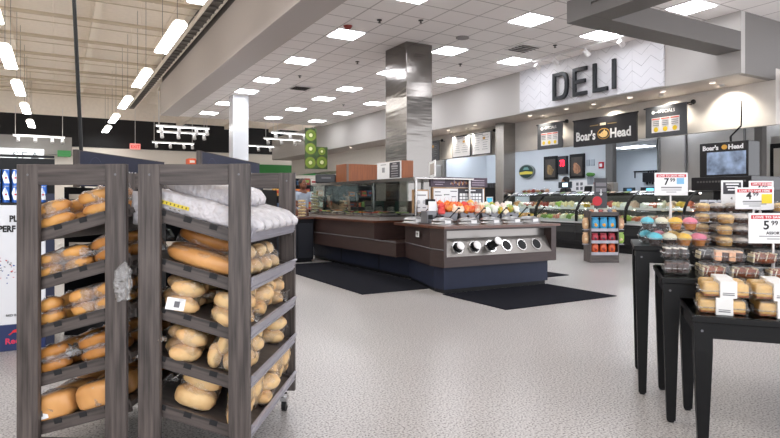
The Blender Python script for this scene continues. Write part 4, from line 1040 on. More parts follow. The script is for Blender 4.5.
# items on top of the cases
for k in range(6):
    tt = thing('bakery_pack', 'small plastic pastry pack on top of the leftmost deli case, %s from the left' % ORD[k], 'pastry pack', (11.2, 11.95-.17*k, 1.346), 0, 'pastry packs on the leftmost case')
    MB().span((-.08, -.07, 0), (.08, .07, .075+.02*(k % 3)), bev=.01).build('plastic_shell', SHELL, tt)
    MB().ell((0, 0, .04), (.065, .055, .035+.01*(k % 3)), rough=.3, rs=k).build('pastry', flat(['8A4A30', 'B8704A', 'A03C34', 'C89A70', '6A3A2A', 'D0A080'][k]), tt)
def till(x, y, z, w, lab, scr='BFD8E8'):
    t = thing('deli_scale', lab, 'scale', (x, y, z))
    MB().span((-.08, -w/2, 0), (.18, w/2, .03)).build('base', DARK, t)
    MB().cyl((.05, 0, .03), (.05, 0, .12), .02, seg=10).build('post', DARK, t)
    MB().box((.03, 0, .19), (.05, w, .16), bev=.006).build('housing', mat('scale_dark', '24303A', .35), t)
    MB().box((.003, -.02, .19), (.004, w*.4, .10)).build('screen', mat('screen_'+scr, scr, .3, emit=scr, estr=1.0), t)
    return t
till(11.25, 10.55, 1.346, .42, 'dark scale with a pale lit screen on the leftmost deli case')
till(12.7, 9.15, 1.2, .50, 'dark blue scale with a bright cyan screen in the service area', '5FC0F0')
till(12.7, 9.75, 1.2, .34, 'dark blue scale with a dim screen left of the cyan one', '3A6888')
t = thing('service_counter', 'steel service counter standing behind the deli cases', 'counter', (12.5, 8.4, 0))
MB().span((0, 0, 1.15), (.6, 4.6, 1.199), bev=.004).build('worktop', STEELD, t)
MB().span((.02, .02, .1), (.58, 4.58, 1.15)).build('cabinet_body', STEELD, t)
MB().span((.05, .05, 0), (.55, 4.55, .1)).build('toe_kick', DARK, t)
t = thing('meat_slicer', 'boxy grey steel slicer on the service counter left of the cyan screen', 'slicer', (12.75, 10.55, 1.20))
MB().span((-.2, -.25, 0), (.2, .25, .1), bev=.02).span((-.05, -.2, .1), (.15, .2, .42), bev=.02).build('housing', STEELD, t)
MB().cyl((-.07, 0, .25), (-.05, 0, .25), .14, seg=24).build('blade', CHROME, t)
t.location = (12.8, 10.45, 1.20)
t = thing('register', 'small black register on the service counter by the chip rack sign', 'register', (12.75, 11.1, 1.2))
MB().span((-.1, -.14, 0), (.15, .14, .06), bev=.01).build('base', DARK, t)
MB().box((0, 0, .20), (.05, .26, .28), rot=(0, R(10), 0), bev=.03).build('display', DARK, t)
t = thing('utensil_rack', 'black utensil rack fixed to the back wall of the prep room', 'utensil rack', (17.19, 12.4, 1.95))
mb = MB().span((-.05, -.35, .15), (0, .55, .19))
for k in range(4): mb.cyl((-.05, -.3+.09*k, .15), (-.06, -.3+.11*k, -.25-.03*(k % 2)), .03, seg=8)
mb.span((-.14, -.35, -.2), (-.01, .15, .12), bev=.02).cyl((-.05, .5, .15), (-.05, .5, -.05), .02)
mb.build('rack_frame', mat('utensil_black', '1E1E20', .4), t)

# left service counter with coffee machine
t = thing('service_counter', 'steel counter left of the deli cases below the white menu boards', 'counter', (10.6, 12.65, 0))
MB().span((0, 0, .85), (.8, 5.5, .9), bev=.004).build('worktop', STEELD, t)
MB().span((.02, .02, .1), (.78, 5.48, .85)).build('cabinet_body', BROWN, t)
MB().span((.05, .05, 0), (.75, 5.45, .1)).build('toe_kick', DARK, t)
t = thing('coffee_machine', 'black coffee machine with a green label left of the steel column', 'coffee machine', (10.88, 13.02, .9))
MB().span((-.2, -.33, 0), (.25, .33, .22), bev=.01).build('base', GREEN if False else mat('machine_green', '1E3A30', .4), t)
MB().span((-.05, -.33, .22), (.25, .33, .62), bev=.02).build('body', DARK, t)
for k in range(3): MB().cyl((0, -.2+.2*k, .62), (0, -.2+.2*k, .74), .07, seg=14).build('hopper', mat('hopper_dark', '2C2C30', .3), t)
MB().span((-.21, -.36, .12), (-.2, -.08, .34)).build('screen_frame', WHITEG, t)
MB().span((-.215, -.33, .15), (-.21, -.11, .31)).build('screen', mat('screen_teal', '3C8CA8', .3, emit='3C8CA8', estr=.6), t)
t = thing('napkin_rack', 'pale plastic dispenser rack at the left of the coffee machine', 'dispenser', (10.88, 13.75, .9))
MB().span((-.15, -.25, 0), (.15, .25, .45), bev=.02).build('housing', mat('dispenser_pale', 'B9C2C8', .3), t)
for k in range(3): MB().span((-.155, -.2+.14*k, .1), (-.15, -.1+.14*k, .35)).build('slot', GREYP, t)

# ---------------------------------------------------------------- signs on the lower deli wall
def sign_rod(t, w, z, x=.0):
    MB().cyl((x+.03, w+.06, z), (x+.03, -.10, z), .014, seg=10).build('rod', DARK, t)
    MB().ell((x+.03, -.12, z), (.05, .05, .05)).build('rod_ball', DARK, t, smooth=True)
    for yy in (.08, w-.08): MB().cyl((x+.03, yy, z), (.295, yy, z), .01, seg=8).build('wall_bracket', DARK, t)
def specials(lab, y0, w, z0, h):
    t = thing('specials_sign', lab, 'sign', (10.80, y0, z0))  # y0 = right end seen from the room
    MB().span((0, 0, 0), (.035, w, h), bev=.006).build('sign_board', mat('sign_charcoal', '4C4E52', .45), t)
    p = MB().span((-.003, w*.16, h*.14), (0, w*.84, h*.62)).build('white_table', mat('sign_white', 'F0EEEE', .5), t)
    mb = MB()
    for k in range(3):
        y = w*(.27+.23*k)
        mb.cyl((-.0035, y, h*.24), (-.006, y, h*.24), w*.055, seg=16, mi=0)
        mb.box((-.005, y, h*.58), (.003, w*.2, h*.04), mi=1)
        for j in range(3): mb.box((-.005, y, h*(.50-.06*j)), (.003, w*.16, h*.015), mi=2)
    mb.build('table_print', [YELLOW, mat('salmon_print', 'D86A5A', .5), GREYP], p)
    MB().text('SPECIALS', face_m((-.004, w*.68, h*.76), (0, -1, 0)), h*.15, .002, font_w=.9, spacing=1.1).build('lettering', WPRINT, t)
    MB().cyl((-.001, w*.80, h*.80), (-.006, w*.80, h*.80), h*.055, seg=16).box((-.004, w*.72, h*.80), (.003, w*.05, h*.02)).build('round_emblem', WPRINT, t)
    sign_rod(t, w, h-.02)
    return t
specials('charcoal specials sign with a white price table left of the large black banner', 10.2, .85, 2.45, .66)
specials('charcoal specials sign with a white price table right of the large black banner', 6.95, .92, 2.46, .64)
def wboard(lab, y0, w, z0, h, dark=False):
    t = thing('menu_sign', lab, 'menu sign', (10.80, y0, z0))
    MB().span((0, 0, 0), (.03, w, h), bev=.005).build('sign_board', mat('sign_charcoal'), t)
    if not dark: MB().span((-.003, .03, .03), (0, w-.03, h-.03)).build('white_sheet', WPRINT, t)
    mb = MB(); q = random.Random(int(y0*10))
    for c in range(2):
        for j in range(7): mb.box((-.005, w*(.28+.44*c)+q.uniform(-.03, .03), h*(.84-.1*j)), (.002, w*q.uniform(.2, .34), h*.018))
    mb.box((-.005, w*.6, h*.9), (.002, w*.4, h*.04), mi=0); mb.box((-.005, w*.35, h*.72), (.002, w*.12, h*.1), mi=1)
    mb.build('menu_print', [mat('menu_grey', '9A9CA0', .6), GOLD], t)
    return t
wboard('white menu sign left of its twin on the wall left of the narrow steel column', 13.85, .92, 2.47, .66)
t = wboard('white menu sign nearest to the narrow steel column', 12.9, .88, 2.48, .67)
sign_rod(t, 1.9, .66)
t = wboard('dark menu sign partly hidden by the wide steel column', 15.5, 1.0, 2.45, .66, True); sign_rod(t, 1.0, .64)
# large banner
t = thing('deli_banner', 'wide black banner with white brand lettering and a gold boar emblem on the deli wall', 'banner', (10.80, 8.09, 2.42))
W_, H_ = 1.75, .63
MB().span((0, 0, 0), (.05, W_, H_), bev=.004).build('banner_board', mat('banner_black', '17151A', .45), t)
MB().text("Boar's", face_m((-.003, W_-.08, .14), (0, -1, 0)), .29, .003, offset=.008, font_w=.80).build('white_lettering', WPRINT, t); MB().text('Head', face_m((-.003, .69, .14), (0, -1, 0)), .29, .003, offset=.008, font_w=.9).build('white_lettering', WPRINT, t)
def boar(t, cy, cz, s):
    m = MB()
    def ringell(a, b, x0, x1, mi):
        m.prism([(cy+a*math.cos(k*math.pi/14), cz+b*math.sin(k*math.pi/14)) for k in range(28)], x0, x1, 'yz', mi)
    ringell(.17*s, .125*s, -.002, -.006, 0); ringell(.155*s, .11*s, -.006, -.008, 1)
    P = [(.135, -.02), (.10, -.05), (.03, -.085), (-.05, -.08), (-.10, -.05), (-.12, 0), (-.09, .05), (-.05, .06), (-.03, .10), (.0, .06), (.04, .045), (.08, .01), (.135, .005)]
    m.prism([(cy+a*s, cz+b*s) for a, b in P], -.008, -.012, 'yz', 2)
    m.ell((-.0125, cy+.02*s, cz+.015*s), (.002, .01*s, .008*s), mi=1)
    m.build('boar_emblem', [GOLD, mat('emblem_black', '17151A'), mat('boar_tan', 'F0CE86', .5)], t)
boar(t, .86, .245, 1.0)
mb = MB().box((-.003, .88, .47), (.003, .16, .055), mi=0)
for s_ in (-1, 1): mb.box((-.003, .88+s_*.25, .46), (.003, .24, .018), mi=1)
mb.build('small_print', [mat('cream_print', 'C8C0A8', .6), mat('dull_gold_print', '8A7448', .6)], t)
MB().cyl((.02, -.03, H_), (.02, W_+.03, H_), .018, seg=8).build('top_rod', DARK, t)
# kitchen wall items
t = thing('oval_sign', 'oval dark green sign with a yellow ribbon on the white back wall', 'sign', (14.42, 15.3, 2.16))
def oval(a, b, x0, x1, m_, nm):
    MB().prism([(a*math.cos(k*math.pi/16), b*math.sin(k*math.pi/16)) for k in range(32)], x0, x1, 'yz').build(nm, m_, t)
oval(.38, .25, .0, .07, mat('rim_grey', '8E9694', .4), 'rim'); oval(.35, .225, -.01, .0, mat('oval_green', '14342C', .4), 'oval_face')
MB().prism([(-.31, -.10), (.31, -.10), (.33, -.02), (.15, -.0), (0, .015), (-.15, 0), (-.33, -.02)], -.016, -.01, 'yz').build('yellow_ribbon', mat('ribbon_yellow', 'D8C84A', .5), t)
MB().prism([(-.16, .06), (-.08, .15), (.08, .15), (.16, .06)], -.015, -.01, 'yz').build('leaf_emblem', mat('emblem_teal', '6E9C94', .5), t)
for lab, y0, w, z0, h, c in (('black framed food poster left of the red digital display', 13.87, .60, 1.84, .79, '6A5A4C'), ('black framed food poster right of the red digital display', 12.72, .60, 1.85, .78, '7A6A60')):
    t = thing('framed_poster', lab, 'poster', (14.44, y0, z0))
    MB().span((0, 0, 0), (.05, w, h), bev=.004).build('frame', DARK, t)
    MB().span((-.004, .07, .08), (0, w-.07, h-.10)).build('poster_sheet', mat('poster_dark'+c, '3A3430', .5, col2='4A433C', vscale=5), t)
    MB().ell((-.006, w/2, h*.38), (.003, w*.26, h*.18), rough=.3, rs=y0).ell((-.007, w/2+.05, h*.55), (.003, w*.15, h*.1), rough=.3).build('food_picture', flat('A87858' if c == '7A6A60' else '8A7048', var=.4, vs=12), t)
t = thing('digital_display', 'small black display with red digits between the two framed posters', 'display', (14.42, 13.42, 2.0))
MB().span((0, 0, 0), (.07, .40, .60), bev=.01).build('housing', mat('display_black', '1C1E26', .4), t)
MB().text('73', face_m((-.003, .30, .27), (0, -1, 0)), .28, .003, offset=.01, font_w=.75).build('red_digits', mat('digit_red', 'E02038', .4, emit='FF2038', estr=1.6), t)
t = thing('fire_alarm', 'small red alarm box at the right of the white back wall', 'alarm', (14.46, 12.0, 2.12))
MB().span((0, 0, 0), (.04, .18, .2), bev=.01).build('housing', RED, t); MB().span((-.004, .04, .05), (0, .14, .15)).build('front_plate', WPRINT, t)
for k in range(2):
    o = MB().span((14.47, 12.35+.18*k, 2.22), (14.499, 12.48+.18*k, 2.42), bev=.004).build('wall_switch', mat('switch_grey', 'A8B0B8', .5)); tag(o, ('right', 'left')[k]+' of two grey wall switches left of the red alarm box', 'switch')
t = thing('notice_board', 'white notice board with small papers low on the back wall', 'notice board', (14.45, 12.15, 1.42))
MB().span((0, 0, 0), (.04, 1.1, .36), bev=.004).build('board', WHITEG, t)
mb = MB()
for k in range(4): mb.box((-.003, .85-.17*(k % 2), .24-.14*(k//2)), (.002, .1, .1), mi=0)
mb.box((-.003, .3, .24), (.002, .3, .08), mi=1).build('papers', [GREYP, mat('pale_red_print', 'B87870', .6)], t)
t = thing('wall_plant', 'small green plant in a grey pot on a wall shelf by the red alarm', 'plant', (14.3, 12.35, 1.62))
MB().lathe((0, 0, 0), [(0, 0), (.09, 0), (.11, .25), (0, .25)], 14).build('pot', mat('pot_grey', '8C9094', .5), t); MB().ell((0, 0, .32), (.12, .14, .07), rough=.4).build('leaves', GREEN, t)
MB().span((-.1, -.25, -.03), (.199, .25, -.001)).build('wall_shelf', WHITEG, t)
# hood wall pieces at left
struct('door_1', MB().span((12.42, 20.1, 0), (12.49, 20.9, 2.3), bev=.005), WHITEG)
t = thing('range_hood', 'stainless steel hood on the wall left of the narrow steel column', 'hood', (11.8, 17.75, 1.95))
MB().span((0, 0, 0), (.69, 3.0, .5), bev=.006).build('hood_body', STEELD, t)
MB().span((0, 0, -.04), (.69, 3.0, -.001), bev=.004).build('hood_rim', STEEL, t)

# ---------------------------------------------------------------- screen tower at the right end of the cases
t = thing('screen_display_case', 'black refrigerated case topped by a lettered screen at the right end of the deli', 'display case', (10.05, 5.36, 0))
MB().span((.1, 0, 0), (.95, 1.0, .12)).build('plinth', DARK, t)
MB().span((0, -.03, .12), (.95, 1.05, .75), bev=.006).build('base_body', CASEB, t)
MB().span((.75, -.03, .75), (.95, 1.05, 1.32)).build('back_panel', DARK, t)
MB().span((.02, -.03, 1.32), (.95, 1.03, 1.56), bev=.01).build('case_header', mat('header_black', '141316', .3), t)
MB().span((.1, .06, 1.561), (.45, .92, 2.17), bev=.01).build('screen_housing', mat('header_black'), t)
sc = MB().span((.094, .10, 1.60), (.0995, .78, 2.0)).build('screen', mat('screen_blue', '4A5058', .2, col2='A6BAD8', vscale=4.5, emit='4A5668', estr=.2), t)
MB().text("Boar's", face_m((.094, .86, 2.04), (0, -1, 0)), .115, .003, offset=.004, font_w=1.0).build('white_lettering', WPRINT, t); MB().text('Head', face_m((.094, .40, 2.04), (0, -1, 0)), .115, .003, offset=.004, font_w=1.05).build('white_lettering', WPRINT, t)
mb = MB().prism([(.465+.05*math.cos(k*math.pi/8), 2.08+.042*math.sin(k*math.pi/8)) for k in range(16)], .096, .09, 'yz'); mb.build('gold_emblem', GOLD, t)
mb = MB()
for k in range(16): mb.box((.017, .9-.055*k, 1.475), (.003, .035, .032))
mb.build('small_lettering', mat('dim_print', '5E5A5A', .5), t)
MB().cyl((.3, .47, 2.16), (.3, .47, 2.28), .02, seg=8).cyl((.3, .47, 2.28), (.32, .30, 2.45), .014, seg=8).cyl((.32, .30, 2.45), (.34, .30, 2.9), .012, seg=8).build('cable', DARK, t)
MB().span((.03, 0, .98), (.75, 1.0, .995)).span((.0, 0, .751), (.75, 1.0, .765)).build('shelves', WHITEG, t)
MB().span((.0, -.03, .75), (.02, 1.05, .80)).build('front_lip', WHITEG, t)
for k in range(6):
    for l_ in range(2):
        tt = thing('meat_pack', 'white and navy meat packet in the screen-topped case, %s board, %s from right' % (('lower', 'upper')[l_], ORD[k]), 'meat packet', (10.05+.2, 5.44+.165*k, (.766, .996)[l_]), 0, 'sliced meat packets under the screen')
        MB().box((0, 0, .08), (.04, .145, .15), rot=(0, R(15), 0), bev=.006).build('pack', mat('pack_white', 'DDE0EA', .35), tt)
        MB().box((-.022, 0, .09), (.004, .1, .05), rot=(0, R(15), 0)).build('navy_label', mat('pack_navy', '26284A', .4), tt)
t = thing('steel_post', 'dark grey square post standing right of the screen tower', 'post', (12.5, 6.44, 0)); MB().span((-.08, -.08, 0), (.08, .08, 3.3), bev=.005).build('shaft', GREYD, t); MB().span((-.1, -.1, 0), (.1, .1, .08)).build('post_base', DARK, t)
t = thing('walk_in_cooler', 'stainless walk-in cooler door with a dark frame at the right edge', 'cooler', (12.7, 5.5, 0))
MB().span((0, 0, 0), (1.2, .84, 2.45)).build('cooler_body', STEELD, t)
MB().span((-.03, .0, 0), (0, .84, 2.3)).build('door_frame', DARK, t)
d_ = MB().span((-.06, .08, .1), (-.03, .76, 2.2), bev=.004).build('door', STEELD, t); MB().span((-.1, .66, .9), (-.06, .70, 1.5), bev=.004).build('handle', DARK, d_)
# ---------------------------------------------------------------- chip rack
t = thing('chip_rack', 'small grey wood snack rack before the deli cases with a dark sign on top', 'snack rack', (8.68, 7.17, 0), R(-30))
w2, d2 = .264, .36
MB().span((-w2, 0, 0), (-w2+.02, d2, .95)).span((w2-.02, 0, 0), (w2, d2, .95)).build('side_panel', WOODV, t)
MB().span((-w2+.02, d2-.02, 0), (w2-.02, d2, .95)).build('back_panel', DARK, t)
MB().span((-w2+.02, 0, 0), (w2-.02, .02, .165)).build('kick_panel', WOODH, t)
zs = (.165, .38, .60)
for z in zs:
    s = MB().span((-w2+.02, 0, z-.02), (w2-.02, d2-.02, z)).build('shelf', WOODH, t); MB().span((-w2+.02, -.008, z-.025), (w2-.02, 0, z+.03)).build('shelf_lip', LIP, s)
MB().span((-w2, .02, .86), (w2, d2, .875)).span((-w2, 0, .86), (w2, .02, .93)).build('top_tray', WOODH, t)
SP = MB().span((-.08, .2, .95), (-.06, .215, 1.2)).build('sign_post', DARK, t)
MB().span((-.12, .19, 1.0), (.115, .21, 1.56), bev=.003).build('sign_board', mat('sign_slate', '3E3E42', .5), t)
mb = MB()
for k in range(2): mb.box((0, .186, 1.44-.1*k), (.19, .004, .07), mi=0)
mb.box((0, .186, 1.30), (.014, .004, .1), mi=1).prism([(-.03, 1.27), (.03, 1.27), (0, 1.23)], .184, .188, 'xz', 1)
mb.build('sign_print', [mat('print_midgrey', '77757A', .6), WPRINT], t)
MB().cyl((-.075, .18, 1.13), (-.075, .165, 1.13), .088, seg=28).build('red_disc', RED, t)
for s in (-1, 1):
    for z in (.60, .33): MB().span((s*w2, .05, z), (s*(w2+.11), .12, z+.012)).build('side_tray', LIP, t)
RCM = Matrix.Translation((8.68, 7.17, 0)) @ Matrix.Rotation(R(-30), 4, 'Z')
def chipbag(loc, c1, c2, lab, group, w=.15, h=.19, tilt=-10):
    t = thing('chip_bag', lab, 'chip bag', RCM @ Vector(loc), R(-30), group)
    def pil(sc):
        m = MB(); n = 8
        return m
    MB().ell((0, .03, h/2), (w/2, .035, h/2), sq=.55, rough=.1, rs=loc[0]*9, seg=16, rings=10).build('foil_bag', flat(c1, .3, .1), t, smooth=True)
    MB().ell((0, .022, h*.42), (w*.33, .035, h*.22), rough=.25, rs=loc[0]*5).build('front_picture', flat(c2, .35), t, smooth=True)
    MB().span((-w*.42, .025, h-.006), (w*.42, .035, h+.012)).build('top_seal', flat(c1, .3, .1), t)
    return t
for k in range(3):
    x = -.155+.155*k
    chipbag((x, .03, .60), '3296C4', 'E8A83A', 'bright blue chip bag on the upper board of the snack rack, %s from the left' % ORD[k], 'blue chip bags', .15, .22)
    chipbag((x, .04, .38), 'A8283A', '3A2A38', 'dark red chip bag on the middle board of the snack rack, %s from the left' % ORD[k], 'dark red chip bags', .135, .15)
    chipbag((x, .04, .165), 'D85A2A', '8A2A1A', 'orange chip bag on the lowest board of the snack rack, %s from the left' % ORD[k], 'orange chip bags', .13, .19)
for k in range(6):
    chipbag((-.21+.084*k, .06, .876), ['B87A5A', 'D8D0C8', 'A04A48', 'B8A8A0', '70788A', 'C8A070'][k], 'E8E0D8', 'tiny snack packet in the top tray of the snack rack, %s from the left' % ORD[k], 'snack packets in the top tray', .075, .09)
for (x, z, c, s) in ((-.325, .613, 'C8A078', 'upper left'), (-.325, .343, 'C8A078', 'lower left'), (.325, .613, 'C89A78', 'upper right'), (.325, .343, '8CB04A', 'lower right')):
    chipbag((x, .05, z), c, 'E0C8A0', 'snack bag in the %s side tray of the snack rack' % s, 'snack bags at the sides of the rack', .12, .2)
# ---------------------------------------------------------------- nested black display tables
TY = R(-51)
TBL = {'T1': ((2.956, 2.219), .88, 1.45, .62), 'T2': ((2.706, 1.867), .75, 1.22, .62), 'T3': ((2.519, 1.583), .62, 1.0, .62)}
for nm, lab in (('T1', 'tallest black display table at the back of the nested three, holding cupcakes and muffins'), ('T2', 'middle black display table holding cake slices'), ('T3', 'lowest black display table in front holding banded pound cakes')):
    (ox, oy), z, W, D = TBL[nm]
    t = thing('display_table', lab, 'display table', (ox, oy, 0), TY, 'nested black tables')
    tp = MB().span((-.01, -.01, z-.028), (W+.01, D+.01, z), bev=.004).build('table_top', BLACKT, t)
    if nm != 'T1': MB().span((-.0, -.0, z), (W, D, z+.004), bev=.0015).build('clear_top_sheet', GLASS, t)
    MB().span((.07, .012, z-.10), (W-.07, .032, z-.028)).build('front_apron', BLACKT, t)
    MB().span((.07, D-.032, z-.10), (W-.07, D-.012, z-.028)).build('back_apron', BLACKT, t)
    for xa in (.012, W-.032): MB().span((xa, .07, z-.10), (xa+.02, D-.07, z-.028)).build('side_apron', BLACKT, t)
    for (x, y) in ((0, 0), (W-.075, 0), (0, D-.075), (W-.075, D-.075)):
        mb = MB(); a = .075; b = .042; zt = z-.028
        xo = 0 if x == 0 else a-b; yo = 0 if y == 0 else a-b
        xo = (a-b)/2*1.0; yo = (a-b)/2
        top = [(x, y), (x+a, y), (x+a, y+a), (x, y+a)]; bot = [(x+xo, y+yo), (x+xo+b, y+yo), (x+xo+b, y+yo+b), (x+xo, y+yo+b)]
        vt = [mb.bm.verts.new((p[0], p[1], zt)) for p in top]; vk = [mb.bm.verts.new((p[0], p[1], zt-.13)) for p in top]; vb = [mb.bm.verts.new((p[0], p[1], .012)) for p in bot]
        for A, B in ((vt, vk), (vk, vb)):
            for i in range(4): mb.bm.faces.new((A[i], A[(i+1) % 4], B[(i+1) % 4], B[i]))
        mb.bm.faces.new(vt); mb.bm.faces.new(vb[::-1])
        lg = mb.build('leg', BLACKT, t)
        MB().cyl((x+a/2, y+a/2, 0), (x+a/2, y+a/2, .012), .017, seg=12).build('foot_glide', DARK, lg)
        if y == 0: MB().cyl((x+a/2-.006, -.002, z-.065), (x+a/2-.006, .0, z-.065), .006, seg=8).build('bolt', GREYP, lg)
def TM(nm, x, y, dz=0, turn=0):
    (ox, oy), z, W, D = TBL[nm]
    M = Matrix.Translation((ox, oy, z+(.0045 if nm != 'T1' else .0005)+dz)) @ Matrix.Rotation(TY, 4, 'Z')
    p = M @ Vector((x, y, 0)); return p, TY+turn
def shell_parts(t, w, d, h, base=.45):
    """transparent clamshell, origin at the centre of its base"""
    hb = h*base
    def ring(w_, d_, z): return [(-w_/2, -d_/2, z), (w_/2, -d_/2, z), (w_/2, d_/2, z), (-w_/2, d_/2, z)]
    mb = MB()
    def walls(A, B):
        va = [mb.bm.verts.new(p) for p in A]; vb = [mb.bm.verts.new(p) for p in B]
        for i in range(4): mb.bm.faces.new((va[i], va[(i+1) % 4], vb[(i+1) % 4], vb[i]))
        return va, vb
    va, vb = walls(ring(w*.92, d*.9, .001), ring(w*.98, d*.97, hb)); mb.bm.faces.new(va[::-1])
    mb.build('container_base', SHELL, t)
    mb = MB(); va, vb = walls(ring(w*.98, d*.97, hb+.002), ring(w*.86, d*.80, h)); mb.bm.faces.new(vb)
    mb.build('container_lid', SHELL, t)
    MB().span((-w/2, -d/2, hb-.002), (w/2, -d/2+.006, hb+.003)).span((-w/2, d/2-.006, hb-.002), (w/2, d/2, hb+.003)).span((-w/2, -d/2, hb-.002), (-w/2+.006, d/2, hb+.003)).span((w/2-.006, -d/2, hb-.002), (w/2, d/2, hb+.003)).build('container_rim', PLASTICD, t)
ICES = [('4FC4D8', '3A2A26'), ('E6E2C8', '3A2A26'), ('F2C22E', 'C07A34'), ('EE7F9A', 'C07A34')]
def cupcakes(lab, nm, x, y, dz, turn, order=(0, 1, 2, 3)):
    p, r = TM(nm, x, y, dz, turn); t = thing('cupcake_box', lab, 'cupcake box', p, r, 'boxes of cupcakes')
    w, d, h = .335, .18, .088
    shell_parts(t, w, d, h, .5)
    for j in range(2):
        for i in range(4):
            ic, ck = ICES[order[i]]
            cx, cy = -w/2+.05+.078*i, -.04+.08*j
            c = MB().lathe((cx, cy, .004), [(0, 0), (.024, 0), (.033, .034), (0, .036)], 16).build('cupcake', flat(ck, .6, .15, 40), t, smooth=False)
            MB().lathe((cx, cy, .038), [(.034, 0), (.038, .010), (.034, .022), (.02, .033), (0, .038)], 16).build('frosting', flat(ic, .5, .05, 60), c, smooth=True)
    return t
cupcakes('clear box of blue, cream, yellow and pink cupcakes, bottom of the front stack', 'T1', .225, .10, 0, R(4))
cupcakes('clear box of blue, cream, yellow and pink cupcakes, set on top of the front stack', 'T1', .19, .19, .09, R(-2))
cupcakes('clear box of cupcakes under the upper rear one, seen behind the front stack', 'T1', .19, .33, 0, 0, (0, 3, 2, 1))
def muffins(lab, nm, x, y, dz, turn, top='CFC6BE', body='43291F', first='D8A860', w=.34, group='boxes of muffins'):
    p, r = TM(nm, x, y, dz, turn); t = thing('muffin_box', lab, 'muffin box', p, r, group)
    d, h = .19, .064; shell_parts(t, w, d, h, .45)
    for j in range(2):
        for i in range(4):
            cx, cy = -w/2+.052+.078*i, -.043+.084*j
            b = first if i == 0 else body
            c = MB().lathe((cx, cy, .004), [(0, 0), (.03, 0), (.037, .03), (0, .032)], 14).build('muffin', flat(b, .6, .2, 40), t)
            MB().ell((cx, cy, .038), (.038, .038, .017), rough=.15, rs=i+j*4).build('sugar_top', flat(top if i else 'E8C890', .7, .2, 60), c, smooth=True)
    return t
for k in range(3): muffins('box of dark pale-topped muffins, %s from bottom of the stack beside the 5.99 sign' % ORD[k], 'T1', .60+.006*k, .17+.008*k, .0655*k, R((3, -2, 2)[k]))
for k in range(4): muffins('clear box of muffins, %s from the bottom of the rear left stack' % ORD[k], 'T1', .52, .41, .0655*k, R((2, -3, 1, 2)[k]), first='C89858', body='4A2E22')
for k in range(4): muffins('clear box of golden muffins, %s from the bottom of the rear right stack' % ORD[k], 'T1', .95, .44, .0655*k, R((-2, 3, 1, -2)[k]), top='E0B87C', body='C88A48')
for k in range(4): muffins('clear box of reddish muffins, %s from the bottom of the front right stack' % ORD[k], 'T1', .99, .19, .0655*k, R((-2, 3, 1, -2)[k]), top='D8A078', body='B8683C')
def slices(lab, nm, x, y, dz, turn, w=.125, d=.15, h=.07, cols=('4A2A1E',), cream='E8DCC0', n=3, kind='cake', group=None):
    p, r = TM(nm, x, y, dz, turn); t = thing('cake_slice_box', lab, 'cake box', p, r, group)
    shell_parts(t, w, d, h, .42)
    if kind == 'cake':
        m = MB().ell((0, 0, h*.34), (w*.42, d*.40, h*.40), sq=.55, rough=.08, rs=x*7).build('cake', flat(cols[0], .5, .25, 50), t, smooth=True)
        mb = MB()
        for k in range(n):
            xx = -w*.28+w*.56*k/max(1, n-1)
            for j in range(4): mb.box((xx+.004*(-1)**j, -d*.30+d*.18*j, h*.70), (.005, d*.13, .006), rot=(0, 0, .5*(-1)**j))
            mb.box((xx, -d*.395, h*.42), (.004, .004, h*.45), rot=(0, .25, 0))
        mb.build('icing_drizzle', flat(cream, .5, .05), m)
        MB().box((-w*.40, 0, h*.34), (.008, d*.7, h*.6), rot=(0, .12, 0), bev=.003).build('cream_edge', flat('F0E2BC', .5, .05), m)
    elif kind == 'wedge':
        for k in range(n):
            c = cols[k % len(cols)]
            mb = MB().box((-w*.3+w*.62*k/(n-1), 0, h*.42), (w*.2, d*.62, h*.62), rot=(0, .06, .04), bev=.004)
            s = mb.build('cake_slice', flat(c, .55, .15, 40), t)
            MB().box((-w*.3+w*.62*k/(n-1), 0, h*.42+h*.32), (w*.2, d*.62, .006), rot=(0, .06, .04)).build('icing', flat(cream, .5, .05), s)
    return t
slices('clear box of dark chocolate cake squares, lower one at the middle table\'s left end', 'T2', .075, .17, 0, 0, w=.135, d=.14, h=.078, cols=('3E241C',), kind='wedge', n=4, cream='5A382C')
slices('clear box of pale-iced chocolate cake stacked on top at the middle table\'s left end', 'T2', .068, .19, .08, R(6), w=.125, d=.14, h=.075, cols=('35211E',), kind='wedge', n=3, cream='E4DED2')
for k in range(2): slices('clear box of silvery packed cake at the back of the middle table, %s one' % ('lower', 'upper')[k], 'T2', .26, .34, .07*k, R(5), w=.15, h=.068, cols=('5A5A5C',), cream='C8C8C8')
slices('clear box of brown iced loaf cake, first in the front row of the middle table', 'T2', .245, .135, 0, R(3), w=.135, cols=('8E420E',))
slices('clear box of brown iced loaf cake, second in the front row of the middle table', 'T2', .385, .115, 0, R(-3), w=.145, cols=('7C380C',))
slices('clear box of brown iced loaf cake, third in the front row of the middle table', 'T2', .545, .115, 0, R(2), w=.145, cols=('8E420E',))
slices('clear box of brown iced loaf cake, fourth in the front row of the middle table', 'T2', .705, .115, 0, R(-2), w=.145, cols=('7C380C',))
slices('clear box of peach and dark layered cake slices on top of the front row', 'T2', .315, .155, .072, R(-5), w=.15, d=.14, h=.075, cols=('F0B48C', '4A2A22', 'F0B890', '4A2A22'), kind='wedge', n=4, cream='F0C8A8')
slices('clear box of brown iced cake on top of the row beside the sign pole', 'T2', .48, .19, .072, R(4), w=.135, cols=('7C380C',))
slices('clear box of brown iced cake on top of the row right of the sign pole', 'T2', .64, .19, .072, R(-4), w=.135, cols=('8E420E',))
